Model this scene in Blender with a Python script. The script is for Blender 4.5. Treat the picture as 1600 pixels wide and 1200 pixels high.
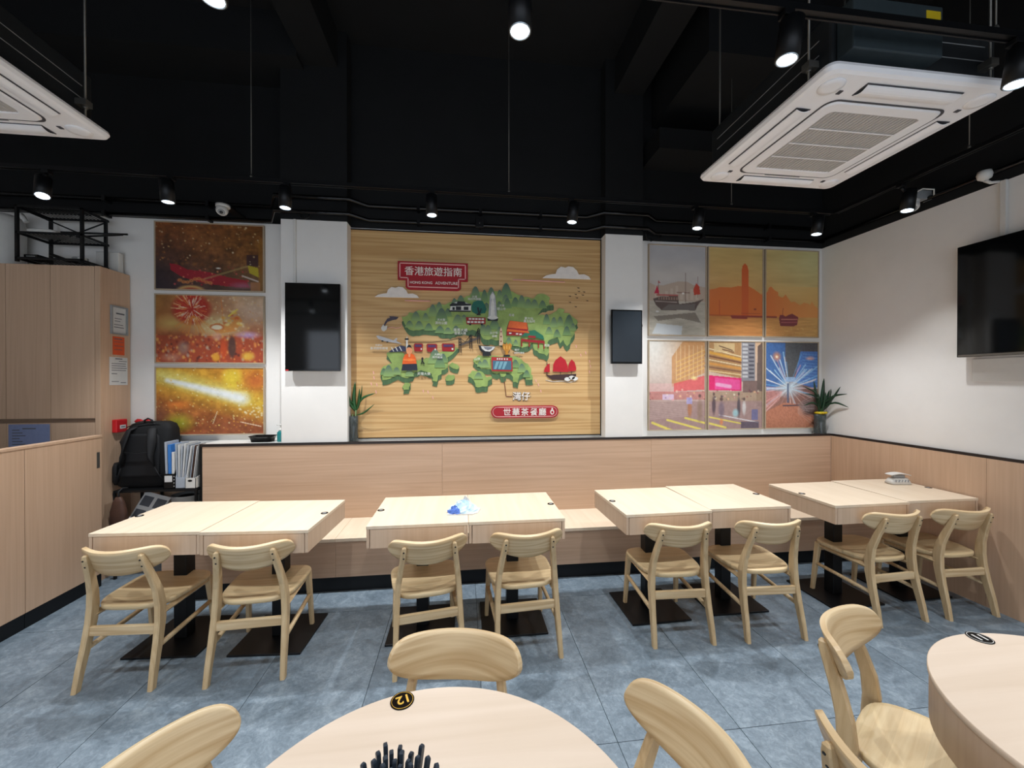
import bpy, bmesh, math, random
import numpy as np
from mathutils import Vector, Matrix, noise as mnoise

for o in list(bpy.data.objects):
    bpy.data.objects.remove(o, do_unlink=True)
S = bpy.context.scene
COL = S.collection
random.seed(7)
rng = np.random.default_rng(11)
PI = math.pi

# ------------------------------------------------------------------ camera, world, exposure
cam_d = bpy.data.cameras.new('camera')
cam_d.sensor_width = 36.0
cam_d.lens = 13.95
cam_d.clip_start = 0.02
cam = bpy.data.objects.new('camera', cam_d)
COL.objects.link(cam)
cam.location = (0, 0, 1.57)
cam.rotation_euler = (math.radians(90 - 0.28), 0, math.radians(-6.9))
S.camera = cam
W = bpy.data.worlds.new('world')
S.world = W
W.use_nodes = True
W.node_tree.nodes['Background'].inputs[0].default_value = (0.80, 0.88, 1.0, 1)
W.node_tree.nodes['Background'].inputs[1].default_value = 1.75      # soft fill let in by the added front opening
S.view_settings.view_transform = 'Standard'
S.view_settings.look = 'None'
S.view_settings.gamma = 1.0
S.view_settings.use_curve_mapping = False
S.view_settings.exposure = 0.12
LAMP_W = 64.0
LAMP_COL = (0.93, 0.965, 1.0)

# ------------------------------------------------------------------ helpers
def lin(c):
    return tuple(((x / 255.0) / 12.92 if x / 255.0 <= 0.04045 else ((x / 255.0 + 0.055) / 1.055) ** 2.4) for x in c)

class MB:
    def __init__(s):
        s.v = []; s.f = []; s.sm = []
    def add(s, vs, fs, smooth=False):
        b = len(s.v)
        s.v += [tuple(v) for v in vs]
        s.f += [tuple(i + b for i in f) for f in fs]
        s.sm += [smooth] * len(fs)
        return s
    def box(s, x0, x1, y0, y1, z0, z1):
        vs = [(x0, y0, z0), (x1, y0, z0), (x1, y1, z0), (x0, y1, z0), (x0, y0, z1), (x1, y0, z1), (x1, y1, z1), (x0, y1, z1)]
        return s.add(vs, [(0, 3, 2, 1), (4, 5, 6, 7), (0, 1, 5, 4), (1, 2, 6, 5), (2, 3, 7, 6), (3, 0, 4, 7)])
    def obox(s, c, size, M):
        hx, hy, hz = size[0] / 2, size[1] / 2, size[2] / 2
        vs = [Vector(c) + M @ Vector((sx * hx, sy * hy, sz * hz)) for sz in (-1, 1) for sx, sy in ((-1, -1), (1, -1), (1, 1), (-1, 1))]
        return s.add(vs, [(0, 3, 2, 1), (4, 5, 6, 7), (0, 1, 5, 4), (1, 2, 6, 5), (2, 3, 7, 6), (3, 0, 4, 7)])
    def prism(s, pts, axis, a0, a1, smooth=False):
        n = len(pts)
        def p(q, a):
            return (q[0], a, q[1]) if axis == 'y' else ((a, q[0], q[1]) if axis == 'x' else (q[0], q[1], a))
        vs = [p(q, a0) for q in pts] + [p(q, a1) for q in pts]
        s.add(vs, [tuple(range(n - 1, -1, -1)), tuple(range(n, 2 * n))])
        b = len(s.v) - 2 * n
        s.f += [(b + i, b + (i + 1) % n, b + n + (i + 1) % n, b + n + i) for i in range(n)]
        s.sm += [smooth] * n
        return s
    def loft(s, rings, smooth=True, cap=True, closed=True):
        n = len(rings[0]); b = len(s.v)
        for r in rings: s.v += [tuple(v) for v in r]
        m = n if closed else n - 1
        for k in range(len(rings) - 1):
            for i in range(m):
                s.f.append((b + k * n + i, b + k * n + (i + 1) % n, b + (k + 1) * n + (i + 1) % n, b + (k + 1) * n + i)); s.sm.append(smooth)
        if cap and closed:
            s.f.append(tuple(b + i for i in range(n - 1, -1, -1))); s.sm.append(False)
            e = b + (len(rings) - 1) * n
            s.f.append(tuple(e + i for i in range(n))); s.sm.append(False)
        return s
    def tube(s, path, r, n=8, smooth=True, flat=1.0):
        P = [Vector(p) for p in path]; rings = []
        up = Vector((0, 0, 1))
        for i, p in enumerate(P):
            t = (P[min(i + 1, len(P) - 1)] - P[max(i - 1, 0)]).normalized()
            a = t.cross(up)
            if a.length < 0.05: a = t.cross(Vector((0, 1, 0)))
            a.normalize(); c = t.cross(a).normalized()
            rr = r[i] if isinstance(r, (list, tuple)) else r
            rings.append([p + a * (rr * math.cos(2 * PI * k / n)) + c * (rr * flat * math.sin(2 * PI * k / n)) for k in range(n)])
        return s.loft(rings, smooth)
    def lathe(s, prof, n=24, c=(0, 0, 0), smooth=True):
        rings = [[(c[0] + r * math.cos(2 * PI * k / n), c[1] + r * math.sin(2 * PI * k / n), c[2] + z) for k in range(n)] for r, z in prof]
        return s.loft(rings, smooth)
    def xform(s, M):
        s.v = [tuple(M @ Vector(v)) for v in s.v]; return s

def mesh_from(name, mb):
    me = bpy.data.meshes.new(name)
    me.from_pydata(mb.v, [], mb.f)
    me.polygons.foreach_set('use_smooth', mb.sm)
    bm = bmesh.new(); bm.from_mesh(me)
    bmesh.ops.recalc_face_normals(bm, faces=bm.faces)
    bm.to_mesh(me); bm.free(); me.update()
    return me

def obj(name, mb, mat, parent=None, bevel=0.0, seg=2, world=False, label=None):
    if world and parent is not None:
        mb.xform(parent_mat(parent).inverted())
    me = mb if isinstance(mb, bpy.types.Mesh) else mesh_from(name, mb)
    o = bpy.data.objects.new(name, me)
    COL.objects.link(o)
    if mat is not None and len(me.materials) == 0: me.materials.append(mat)
    if parent is not None: o.parent = parent
    if bevel:
        m = o.modifiers.new('bevel', 'BEVEL'); m.width = bevel; m.segments = seg; m.limit_method = 'ANGLE'; m.angle_limit = math.radians(40)
    if label: o['label'] = label
    return o

def parent_mat(p):
    M = Matrix.Translation(p.location) @ p.rotation_euler.to_matrix().to_4x4()
    return parent_mat(p.parent) @ M if p.parent else M

def tag(o, label, cat, group=None, kind=None):
    o['label'] = label
    if cat: o['category'] = cat
    if group: o['group'] = group
    if kind: o['kind'] = kind
    return o

def thing(name, label, cat, loc=(0, 0, 0), rotz=0.0, group=None):
    o = bpy.data.objects.new(name, None)
    o.empty_display_size = 0.05
    COL.objects.link(o)
    o.location = loc; o.rotation_euler = (0, 0, rotz)
    return tag(o, label, cat, group)

def struct(name, mb, mat, label, parent=None, bevel=0.0):
    o = obj(name, mb, mat, parent, bevel)
    if parent is None: tag(o, label, 'room part', None, 'structure')
    return o

def dup(root, loc, rotz, label, group=None):
    r = root.copy(); COL.objects.link(r); r.location = loc; r.rotation_euler = (0, 0, rotz); r['label'] = label
    if group: r['group'] = group
    for ch in list(root.children):
        c = ch.copy(); COL.objects.link(c); c.parent = r
        for g in list(ch.children):
            d = g.copy(); COL.objects.link(d); d.parent = c
    return r

def text_mesh(body, size, depth=0.001, bold=0.0, spacing=1.0):
    cu = bpy.data.curves.new('lettering', 'FONT')
    cu.body = body; cu.size = size; cu.align_x = 'CENTER'; cu.align_y = 'CENTER'; cu.extrude = depth / 2; cu.offset = bold; cu.space_character = spacing
    cu.resolution_u = 3
    t = bpy.data.objects.new('lettering_tmp', cu); COL.objects.link(t)
    bpy.context.view_layer.update()
    me = bpy.data.meshes.new_from_object(t.evaluated_get(bpy.context.evaluated_depsgraph_get()))
    bpy.data.objects.remove(t, do_unlink=True)
    me.materials.clear()
    return me

def wall_text(name, body, x, y, z, size, mat, parent, bold=0.0, depth=0.002, width=None, spacing=1.0):
    """lettering standing on a wall plane facing -Y, centred on x, z"""
    me = text_mesh(body, size, depth, bold, spacing)
    co = np.empty(len(me.vertices) * 3); me.vertices.foreach_get('co', co); co = co.reshape(-1, 3)
    if len(co):
        cx = (co[:, 0].min() + co[:, 0].max()) / 2; cz = (co[:, 1].min() + co[:, 1].max()) / 2
        k = 1.0 if width is None else width / (co[:, 0].max() - co[:, 0].min())
        n = np.stack([(co[:, 0] - cx) * k + x, -co[:, 2] + y, (co[:, 1] - cz) * (k if width else 1) + z], 1)
        Mi = parent_mat(parent).inverted()
        n = np.array([tuple(Mi @ Vector(v)) for v in n])
        me.vertices.foreach_set('co', n.ravel()); me.update()
    return obj(name, me, mat, parent)

# ------------------------------------------------------------------ materials
def newmat(name):
    m = bpy.data.materials.new(name); m.use_nodes = True
    nt = m.node_tree
    return m, nt, nt.nodes['Principled BSDF']

def N(nt, kind, **kw):
    n = nt.nodes.new(kind)
    for k, v in kw.items():
        if k in n.inputs: n.inputs[k].default_value = v
        else: setattr(n, k, v)
    return n

def ramp(nt, stops):
    r = nt.nodes.new('ShaderNodeValToRGB')
    e = r.color_ramp.elements
    while len(e) < len(stops): e.new(0.5)
    for i, (p, c) in enumerate(stops):
        e[i].position = p; e[i].color = (*c, 1)
    return r

def plain(name, rgb, rough=0.5, metal=0.0, var=0.06, scale=18.0, bump=0.0, coat=0.0, spec=0.5, trans=0.0, ior=1.45):
    m, nt, p = newmat(name)
    c = lin(rgb)
    tc = N(nt, 'ShaderNodeTexCoord')
    nz = N(nt, 'ShaderNodeTexNoise', Scale=scale, Detail=4.0, Roughness=0.6)
    nt.links.new(tc.outputs['Object'], nz.inputs['Vector'])
    r = ramp(nt, [(0.3, tuple(x * (1 - var) for x in c)), (0.7, tuple(min(1, x * (1 + var)) for x in c))])
    nt.links.new(nz.outputs['Fac'], r.inputs['Fac'])
    nt.links.new(r.outputs['Color'], p.inputs['Base Color'])
    p.inputs['Roughness'].default_value = rough
    p.inputs['Metallic'].default_value = metal
    p.inputs['Specular IOR Level'].default_value = spec
    p.inputs['Coat Weight'].default_value = coat
    p.inputs['Transmission Weight'].default_value = trans
    p.inputs['IOR'].default_value = ior
    if bump:
        b = N(nt, 'ShaderNodeBump', Strength=bump, Distance=0.004)
        nt.links.new(nz.outputs['Fac'], b.inputs['Height']); nt.links.new(b.outputs['Normal'], p.inputs['Normal'])
    return m

def wood(name, light, dark, axis='x', along=1.2, across=26.0, rough=0.42, contrast=0.5, boards=None, spec=0.45, ring=0.35, coord='Object', depth=None):
    m, nt, p = newmat(name)
    L = lin(light); D = lin(dark)
    tc = N(nt, 'ShaderNodeTexCoord'); oi = N(nt, 'ShaderNodeObjectInfo')
    off = N(nt, 'ShaderNodeVectorMath', operation='SCALE'); off.inputs[0].default_value = (13.1, 7.7, 5.3)
    nt.links.new(oi.outputs['Random'], off.inputs['Scale'])
    ad = N(nt, 'ShaderNodeVectorMath', operation='ADD')
    nt.links.new(tc.outputs[coord], ad.inputs[0]); nt.links.new(off.outputs[0], ad.inputs[1])
    sc = {'x': (along, depth or across, across), 'y': (across, along, across), 'z': (across, across, along)}[axis]
    mp = N(nt, 'ShaderNodeMapping'); mp.inputs['Scale'].default_value = sc
    nt.links.new(ad.outputs[0], mp.inputs['Vector'])
    n1 = N(nt, 'ShaderNodeTexNoise', Scale=1.0, Detail=5.0, Roughness=0.62, Distortion=0.9)
    nt.links.new(mp.outputs[0], n1.inputs['Vector'])
    mp2 = N(nt, 'ShaderNodeMapping'); mp2.inputs['Scale'].default_value = tuple(x * (0.28 if x == across else 0.7) for x in sc)
    nt.links.new(ad.outputs[0], mp2.inputs['Vector'])
    n2 = N(nt, 'ShaderNodeTexNoise', Scale=1.0, Detail=1.5, Roughness=0.45, Distortion=0.15)
    nt.links.new(mp2.outputs[0], n2.inputs['Vector'])
    # growth rings: contour lines of the slow noise
    mu = N(nt, 'ShaderNodeMath', operation='MULTIPLY'); mu.inputs[1].default_value = 34.0
    nt.links.new(n2.outputs['Fac'], mu.inputs[0])
    sn = N(nt, 'ShaderNodeMath', operation='SINE'); nt.links.new(mu.outputs[0], sn.inputs[0])
    ma = N(nt, 'ShaderNodeMath', operation='MULTIPLY_ADD'); ma.inputs[1].default_value = 0.5 * ring
    nt.links.new(sn.outputs[0], ma.inputs[0]); nt.links.new(n1.outputs['Fac'], ma.inputs[2])
    mid = tuple((a + b) / 2 for a, b in zip(L, D))
    r = ramp(nt, [(0.5 - contrast / 2, D), (0.5, mid), (0.5 + contrast / 2, L)])
    nt.links.new(ma.outputs[0], r.inputs['Fac'])
    col = r.outputs['Color']
    if boards:
        ax, w = boards
        sp = N(nt, 'ShaderNodeSeparateXYZ'); nt.links.new(tc.outputs[coord], sp.inputs[0])
        dv = N(nt, 'ShaderNodeMath', operation='DIVIDE'); dv.inputs[1].default_value = w
        nt.links.new(sp.outputs['XYZ'.index(ax.upper())], dv.inputs[0])
        fl = N(nt, 'ShaderNodeMath', operation='FLOOR'); nt.links.new(dv.outputs[0], fl.inputs[0])
        sm = N(nt, 'ShaderNodeMath', operation='ADD'); nt.links.new(fl.outputs[0], sm.inputs[0]); nt.links.new(oi.outputs['Random'], sm.inputs[1])
        wn = N(nt, 'ShaderNodeTexWhiteNoise', noise_dimensions='1D'); nt.links.new(sm.outputs[0], wn.inputs['W'])
        mr = N(nt, 'ShaderNodeMapRange'); mr.inputs['To Min'].default_value = 0.82; mr.inputs['To Max'].default_value = 1.08
        nt.links.new(wn.outputs['Value'], mr.inputs['Value'])
        mx = N(nt, 'ShaderNodeVectorMath', operation='SCALE'); nt.links.new(col, mx.inputs[0]); nt.links.new(mr.outputs[0], mx.inputs['Scale'])
        col = mx.outputs[0]
    nt.links.new(col, p.inputs['Base Color'])
    p.inputs['Roughness'].default_value = rough
    p.inputs['Specular IOR Level'].default_value = spec
    b = N(nt, 'ShaderNodeBump', Strength=0.06, Distance=0.002)
    nt.links.new(n1.outputs['Fac'], b.inputs['Height']); nt.links.new(b.outputs['Normal'], p.inputs['Normal'])
    return m

def emit(name, rgb, strength):
    m, nt, p = newmat(name)
    p.inputs['Base Color'].default_value = (*lin(rgb), 1)
    p.inputs['Emission Color'].default_value = (*lin(rgb), 1)
    p.inputs['Emission Strength'].default_value = strength
    return m

def vcol(name, rough=0.3, spec=0.4):
    m, nt, p = newmat(name)
    a = N(nt, 'ShaderNodeAttribute'); a.attribute_name = 'print'
    nt.links.new(a.outputs['Color'], p.inputs['Base Color'])
    p.inputs['Roughness'].default_value = rough
    p.inputs['Specular IOR Level'].default_value = spec
    return m

def tile_mat():
    m, nt, p = newmat('slate_tile')
    tc = N(nt, 'ShaderNodeTexCoord'); oi = N(nt, 'ShaderNodeObjectInfo')
    off = N(nt, 'ShaderNodeVectorMath', operation='SCALE'); off.inputs[0].default_value = (31.0, 17.0, 3.0)
    nt.links.new(oi.outputs['Random'], off.inputs['Scale'])
    ad = N(nt, 'ShaderNodeVectorMath', operation='ADD'); nt.links.new(tc.outputs['Object'], ad.inputs[0]); nt.links.new(off.outputs[0], ad.inputs[1])
    n1 = N(nt, 'ShaderNodeTexNoise', Scale=5.5, Detail=10.0, Roughness=0.74, Distortion=0.7); nt.links.new(ad.outputs[0], n1.inputs['Vector'])
    n2 = N(nt, 'ShaderNodeTexNoise', Scale=34.0, Detail=8.0, Roughness=0.8, Distortion=1.0); nt.links.new(ad.outputs[0], n2.inputs['Vector'])
    m0 = N(nt, 'ShaderNodeMath', operation='MULTIPLY'); m0.inputs[1].default_value = 0.6; nt.links.new(n1.outputs['Fac'], m0.inputs[0])
    mx = N(nt, 'ShaderNodeMath', operation='MULTIPLY_ADD'); mx.inputs[1].default_value = 0.6; nt.links.new(n2.outputs['Fac'], mx.inputs[0]); nt.links.new(m0.outputs[0], mx.inputs[2])
    r = ramp(nt, [(0.42, lin((78, 91, 101))), (0.60, lin((110, 124, 135))), (0.78, lin((148, 161, 170)))])
    nt.links.new(mx.outputs[0], r.inputs['Fac']); nt.links.new(r.outputs['Color'], p.inputs['Base Color'])
    rr = ramp(nt, [(0.4, (0.34,) * 3), (0.8, (0.52,) * 3)]); nt.links.new(mx.outputs[0], rr.inputs['Fac']); nt.links.new(rr.outputs['Color'], p.inputs['Roughness'])
    b = N(nt, 'ShaderNodeBump', Strength=0.08, Distance=0.003); nt.links.new(mx.outputs[0], b.inputs['Height']); nt.links.new(b.outputs['Normal'], p.inputs['Normal'])
    return m

def grad_mat(name, bottom, top, rough=0.5):
    m, nt, p = newmat(name)
    tc = N(nt, 'ShaderNodeTexCoord'); sp = N(nt, 'ShaderNodeSeparateXYZ'); nt.links.new(tc.outputs['Generated'], sp.inputs[0])
    r = ramp(nt, [(0.1, lin(bottom)), (0.9, lin(top))]); nt.links.new(sp.outputs[2], r.inputs['Fac']); nt.links.new(r.outputs['Color'], p.inputs['Base Color'])
    p.inputs['Roughness'].default_value = rough
    return m

M = {}
M['tile'] = tile_mat()
M['grout'] = plain('grout', (70, 78, 86), 0.9)
M['white'] = plain('white_paint', (232, 229, 224), 0.7, var=0.02, scale=5.0, bump=0.02)
M['black'] = plain('black_paint', (23, 24, 25), 0.75, var=0.12, scale=4.0, bump=0.1, spec=0.3)
M['blackmetal'] = plain('black_metal', (16, 17, 19), 0.42, 0.3, var=0.1)
M['blackgloss'] = plain('black_gloss', (8, 8, 9), 0.12, var=0.02, spec=0.5)
M['screen'] = plain('dark_screen', (7, 8, 9), 0.07, var=0.02, spec=0.6)
M['greyscreen'] = plain('grey_screen', (44, 50, 56), 0.16, var=0.02, spec=0.6)
M['trim'] = plain('dark_trim', (34, 27, 25), 0.45, var=0.1)
M['lamH'] = wood('laminate_horizontal', (212, 180, 153), (190, 156, 128), 'x', 0.8, 46.0, 0.45, 0.8, ring=0.22)
M['lamV'] = wood('laminate_vertical', (211, 179, 151), (193, 159, 130), 'z', 0.8, 46.0, 0.45, 0.8, ring=0.2)
M['tabletop'] = wood('tabletop_laminate', (230, 212, 188), (217, 196, 169), 'y', 1.0, 30.0, 0.4, 0.8, ring=0.2)
M['tableside'] = wood('table_apron', (214, 188, 162), (196, 166, 138), 'z', 1.0, 40.0, 0.45, 0.8, ring=0.15)
M['roundtop'] = wood('round_top_laminate', (229, 209, 189), (215, 193, 170), 'x', 0.9, 22.0, 0.4, 0.8, ring=0.25)
M['chX'] = wood('chair_wood_back', (226, 202, 162), (194, 162, 118), 'x', 1.3, 64.0, 0.4, 0.7, ring=0.42, depth=3.0)
M['chY'] = wood('chair_wood_seat', (232, 210, 168), (206, 176, 130), 'x', 2.2, 50.0, 0.38, 0.8, boards=('y', 0.075), ring=0.2)
M['chZ'] = wood('chair_wood_leg', (219, 194, 153), (190, 159, 116), 'z', 2.4, 60.0, 0.42, 0.8, ring=0.22)
M['mural'] = wood('mural_oak', (214, 178, 124), (186, 143, 88), 'x', 0.55, 52.0, 0.45, 0.7, ring=0.4)
M['brownlam'] = plain('shadow_gap_laminate', (128, 104, 84), 0.6)
M['frame'] = plain('pale_frame', (176, 158, 134), 0.5)
M['print'] = vcol('photo_print', 0.28)
M['acwhite'] = plain('ac_white', (248, 247, 248), 0.4, var=0.01)
M['acgrey'] = plain('ac_grille', (190, 186, 182), 0.6, var=0.03)
M['acline'] = plain('ac_shadow_gap', (70, 70, 74), 0.6)
M['acbody'] = plain('ac_painted_casing', (38, 41, 43), 0.55, 0.2, var=0.12)
M['acbox'] = plain('ac_control_box', (56, 66, 70), 0.5, 0.2, var=0.1)
M['steel'] = plain('zinc_steel', (120, 118, 112), 0.45, 0.7)
M['lens'] = emit('lamp_lens', (236, 246, 255), 14.0)
M['ring'] = plain('lamp_ring', (190, 205, 215), 0.3, 0.6)
M['plasticwhite'] = plain('white_plastic', (218, 216, 210), 0.4, var=0.02)
M['plasticgrey'] = plain('grey_plastic', (150, 152, 152), 0.45)
M['glassdark'] = plain('camera_lens', (24, 26, 30), 0.1)
M['nylon'] = plain('black_nylon', (10, 11, 13), 0.8, var=0.25, scale=60.0, bump=0.3)
M['nylon2'] = plain('black_webbing', (16, 17, 20), 0.7, var=0.2, scale=90.0)
M['brown'] = plain('brown_leather', (74, 48, 36), 0.6, var=0.2)
M['red'] = plain('red_plastic', (196, 26, 34), 0.4)
M['redsign'] = plain('sign_red', (164, 18, 34), 0.45, var=0.04)
M['signpink'] = plain('sign_outline', (236, 178, 172), 0.5)
M['signwhite'] = plain('sign_white', (236, 228, 220), 0.5)
M['orange'] = plain('notice_orange', (222, 88, 36), 0.6)
M['paper'] = plain('paper', (214, 214, 212), 0.7, var=0.03)
M['paperblue'] = plain('paper_bluish', (128, 140, 176), 0.45, var=0.06, scale=30)
M['ink'] = plain('print_ink', (96, 98, 104), 0.7)
M['blue'] = plain('folder_blue', (56, 122, 196), 0.45)
M['greyfile'] = plain('folder_grey', (168, 176, 186), 0.5)
M['teal'] = plain('teal_gel', (38, 140, 142), 0.15, trans=0.35)
M['vase'] = plain('smoky_glass', (120, 128, 126), 0.06, var=0.03, trans=0.75)
M['water'] = plain('green_stalk', (84, 108, 58), 0.4)
M['leaf'] = plain('bamboo_leaf', (40, 84, 44), 0.35, var=0.3, scale=14)
M['leafdark'] = plain('dark_leaf', (28, 58, 36), 0.35, var=0.3, scale=14)
M['yellow'] = plain('yellow_ribbon', (206, 178, 30), 0.5)
M['gold'] = plain('gold_digit', (224, 178, 72), 0.35, 0.5)
M['cloth'] = plain('cloth_lightblue', (196, 222, 238), 0.8, var=0.12, scale=40)
M['clothblue'] = plain('cloth_blue', (84, 116, 190), 0.8, var=0.1)
M['chop'] = plain('chopstick_dark', (52, 60, 70), 0.32, var=0.2, scale=40)

# ------------------------------------------------------------------ room shell
RX = 3.64          # right wall
LX = -4.30
BY = 3.66          # back wall
BYL = 3.79         # recessed back wall section
FY = -2.7
ZL = 2.935         # paint line white / black
ZC = 4.55

fl = struct('floor', MB().box(LX, RX, FY, BYL, -0.12, -0.006), M['grout'], 'dark grout bed under the slate-blue floor tiles')
tw, tl = 0.5775, 1.17
tme = mesh_from('tile', MB().box(0, tw - 0.003, 0, tl - 0.003, -0.006, 0))
tme.materials.append(M['tile'])
xs = [0.666 + tw * k for k in range(-9, 6)]
ys = [1.655 + tl * k for k in range(-4, 2)]
for x in xs:
    for y in ys:
        x0, x1, y0, y1 = x, min(x + tw, RX), y, min(y + tl, BYL)
        if x1 - x0 < 0.05 or y1 - y0 < 0.05 or x0 < LX - 0.01: continue
        if x1 - x0 < tw - 1e-4 or y1 - y0 < tl - 1e-4:
            me = mesh_from('tile', MB().box(0, x1 - x0 - 0.003, 0, y1 - y0 - 0.003, -0.006, 0)); me.materials.append(M['tile'])
        else: me = tme
        t = bpy.data.objects.new('tile', me); COL.objects.link(t); t.location = (x0, y0, 0); t.parent = fl

C1 = (-1.525, -0.99); C2 = (1.297, 1.66); CY = 3.54
struct('wall_back', MB().box(LX, C1[0], BYL, BYL + 0.15, 0, 2.985).box(C1[1], C2[0], BY, BY + 0.28, 0, ZL).box(C2[1], RX, BY, BY + 0.28, 0, ZL), M['white'], 'white painted back wall behind the pictures and map panel')
struct('wall_back_upper', MB().box(LX, C1[0], BYL, BYL + 0.15, 2.985, ZC).box(C1[1], C2[0], BY, BY + 0.28, ZL, ZC).box(C2[1], RX, BY, BY + 0.28, ZL, ZC).box(*C1, CY, BYL + 0.15, 2.94, ZC).box(*C2, CY, BYL + 0.15, 2.94, ZC), M['black'], 'black painted upper back wall above the pictures')
for n, (c, lb) in enumerate(((C1, 'white square pillar carrying the taller portrait screen'), (C2, 'white square pillar carrying the smaller portrait screen'))):
    struct('wall_pillar', MB().box(*c, CY, BYL + 0.15, 1.05, 2.94), M['white'], lb, bevel=0.004)
wr = struct('wall_right', MB().box(RX, RX + 0.15, FY, BYL, 0, ZL), M['white'], 'white painted side wall carrying the landscape television')
struct('wall_right_upper', MB().box(RX, RX + 0.15, FY, BYL, ZL, ZC), M['black'], 'black painted upper part of the side wall')
struct('wall_left', MB().box(LX - 0.15, LX, FY, BYL, 0, ZC), M['white'], 'white side wall beyond the low counter partition')
struct('wall_front', MB().box(LX, -3.6, FY - 0.15, FY, 0, ZC).box(3.3, RX, FY - 0.15, FY, 0, ZC).box(-3.6, 3.3, FY - 0.15, FY, 2.75, ZC), M['white'], 'unseen front wall with a wide opening added to admit fill light')  # unseen wall; its opening is added so world light fills the room
struct('ceiling', MB().box(LX, RX, FY, BYL, ZC, ZC + 0.12), M['black'], 'black painted concrete ceiling')
bm_ = struct('ceiling_beam', MB().box(-1.34, -1.066, FY, CY, 4.24, ZC), M['black'], 'black concrete beam meeting the pillar with the taller screen')
struct('ceiling_beam', MB().box(1.384, 1.655, FY, CY, 4.24, ZC), M['black'], 'black concrete beam meeting the pillar with the smaller screen')
struct('ceiling_beam', MB().box(LX, -1.34, 3.40, BYL, 4.20, ZC), M['black'], 'black cross beam along the wall above the firework pictures')
struct('ceiling_soffit', MB().box(1.80, 2.75, 2.75, BY, 4.02, ZC), M['black'], 'black boxed soffit beside the beam above the harbour pictures')
struct('ceiling_soffit', MB().box(1.70, 3.64, 3.30, BY, 3.62, 3.80), M['black'], 'black ledge under the boxed soffit above the harbour pictures')

# wainscot on the right wall, its panels and trim
WX, WY, WZ = 3.62, 3.53, 1.038
for a, b in ((3.53, 2.35), (2.348, 1.15), (1.148, -0.05), (-0.052, -1.25), (-1.252, FY)):
    obj('wainscot_panel', MB().box(WX, RX, b, a, 0, WZ), M['lamV'], wr)
obj('wainscot_cap', MB().box(WX, RX, FY, 3.53, WZ, WZ + 0.02), M['trim'], wr)

# ------------------------------------------------------------------ bench along the back wall
be = thing('banquette_bench', 'long pinkish-beige laminate wall bench with tall back and dark cap', 'bench', (0.7, 3.3, 0))
def bp(name, mb, mat, bevel=0.0, label=None): return obj(name, mb, mat, be, bevel, world=True, label=label)
sx = [-2.13, -0.19, 1.742, 3.618]
for a, b in zip(sx[:-1], sx[1:]):
    bp('back_panel', MB().box(a + 0.0008, b - 0.0008, WY, WY + 0.02, 0.40, WZ), M['lamH'])
for a, b in zip([-2.13, -0.95, 0.30, 1.45, 2.55], [-0.95, 0.30, 1.45, 2.55, 3.618]):
    bp('seat_board', MB().box(a + 0.0008, b - 0.0008, 3.07, WY, 0.383, 0.408), M['tabletop'], 0.002)
    bp('front_panel', MB().box(a + 0.0008, b - 0.0008, 3.085, 3.103, 0.115, 0.383), M['lamH'])
struct('trim_2', MB().box(-2.148, -2.131, WY, BYL - 0.002, 0, WZ), M['blackmetal'], 'black end board of the bench back beside the niche')
bp('end_panel', MB().box(-2.13, -2.112, 3.105, WY, 0.115, 0.383), M['lamV'])
bp('kick_board', MB().box(-2.13, 3.618, 3.11, 3.13, 0, 0.115), M['blackmetal'])
bp('top_trim', MB().box(-2.148, 3.618, WY - 0.004, WY + 0.02, WZ, WZ + 0.021), M['trim'])
struct('trim_3', MB().box(-2.148, C1[0], WY + 0.021, BYL, WZ + 0.001, WZ + 0.019), M['plasticwhite'], 'white ledge behind the bench back under the firework pictures')
struct('trim_4', MB().box(C1[0], WX, WY + 0.021, BY, WZ - 0.02, WZ + 0.010), M['plasticwhite'], 'white ledge behind the bench back under the map panel')

# ------------------------------------------------------------------ low counter partition
pa = thing('counter_partition', 'low beige laminate counter partition with black plinth', 'partition', (-2.79, 1.6, 0))
def pp(name, mb, mat, bevel=0.0): return obj(name, mb, mat, pa, bevel, world=True)
yy = [FY + 0.9, -0.6, 0.65, 1.75, 2.870, 3.41]
for a, b in zip(yy[:-1], yy[1:]):
    pp('panel', MB().box(-2.81, -2.77, a + 0.0015, b - 0.0015, 0.10, 1.145), M['lamV'])
    pp('plinth', MB().box(-2.80, -2.775, a + 0.0015, b - 0.0015, 0, 0.10), M['blackmetal'])
pp('cap_board', MB().box(-2.82, -2.765, FY + 0.9, 3.41, 1.145, 1.163), M['lamV'], 0.002)
pp('pull_slot', MB().box(-2.772, -2.7675, 3.368, 3.392, 0.915, 1.035), M['steel'])

# ------------------------------------------------------------------ tall cabinet
tc_ = thing('tall_cabinet', 'tall beige laminate storage cabinet behind the low counter', 'cabinet', (-3.4, 3.64, 0))
def tp(name, mb, mat, bevel=0.0, parent=None): return obj(name, mb, mat, parent or tc_, bevel, world=True)
tp('carcass', MB().box(-4.28, -2.85, 3.522, 3.785, 0, 2.485), M['lamV'], 0.001)
dx = [-4.10, -3.805, -3.503, -3.198, -2.890]
for a, b in zip(dx[:-1], dx[1:]):
    tp('upper_door', MB().box(a + 0.0015, b - 0.0015, 3.503, 3.52, 1.285, 2.483), M['lamV'])
    tp('lower_door', MB().box(a + 0.0015, b - 0.0015, 3.503, 3.52, 0.10, 1.250), M['lamV'])
tp('finger_pull', MB().box(dx[0], dx[-1], 3.512, 3.524, 1.252, 1.284), M['brownlam'])
tp('corner_post', MB().box(-2.8885, -2.8505, 3.503, 3.521, 0, 2.485), M['lamV'])

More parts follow.
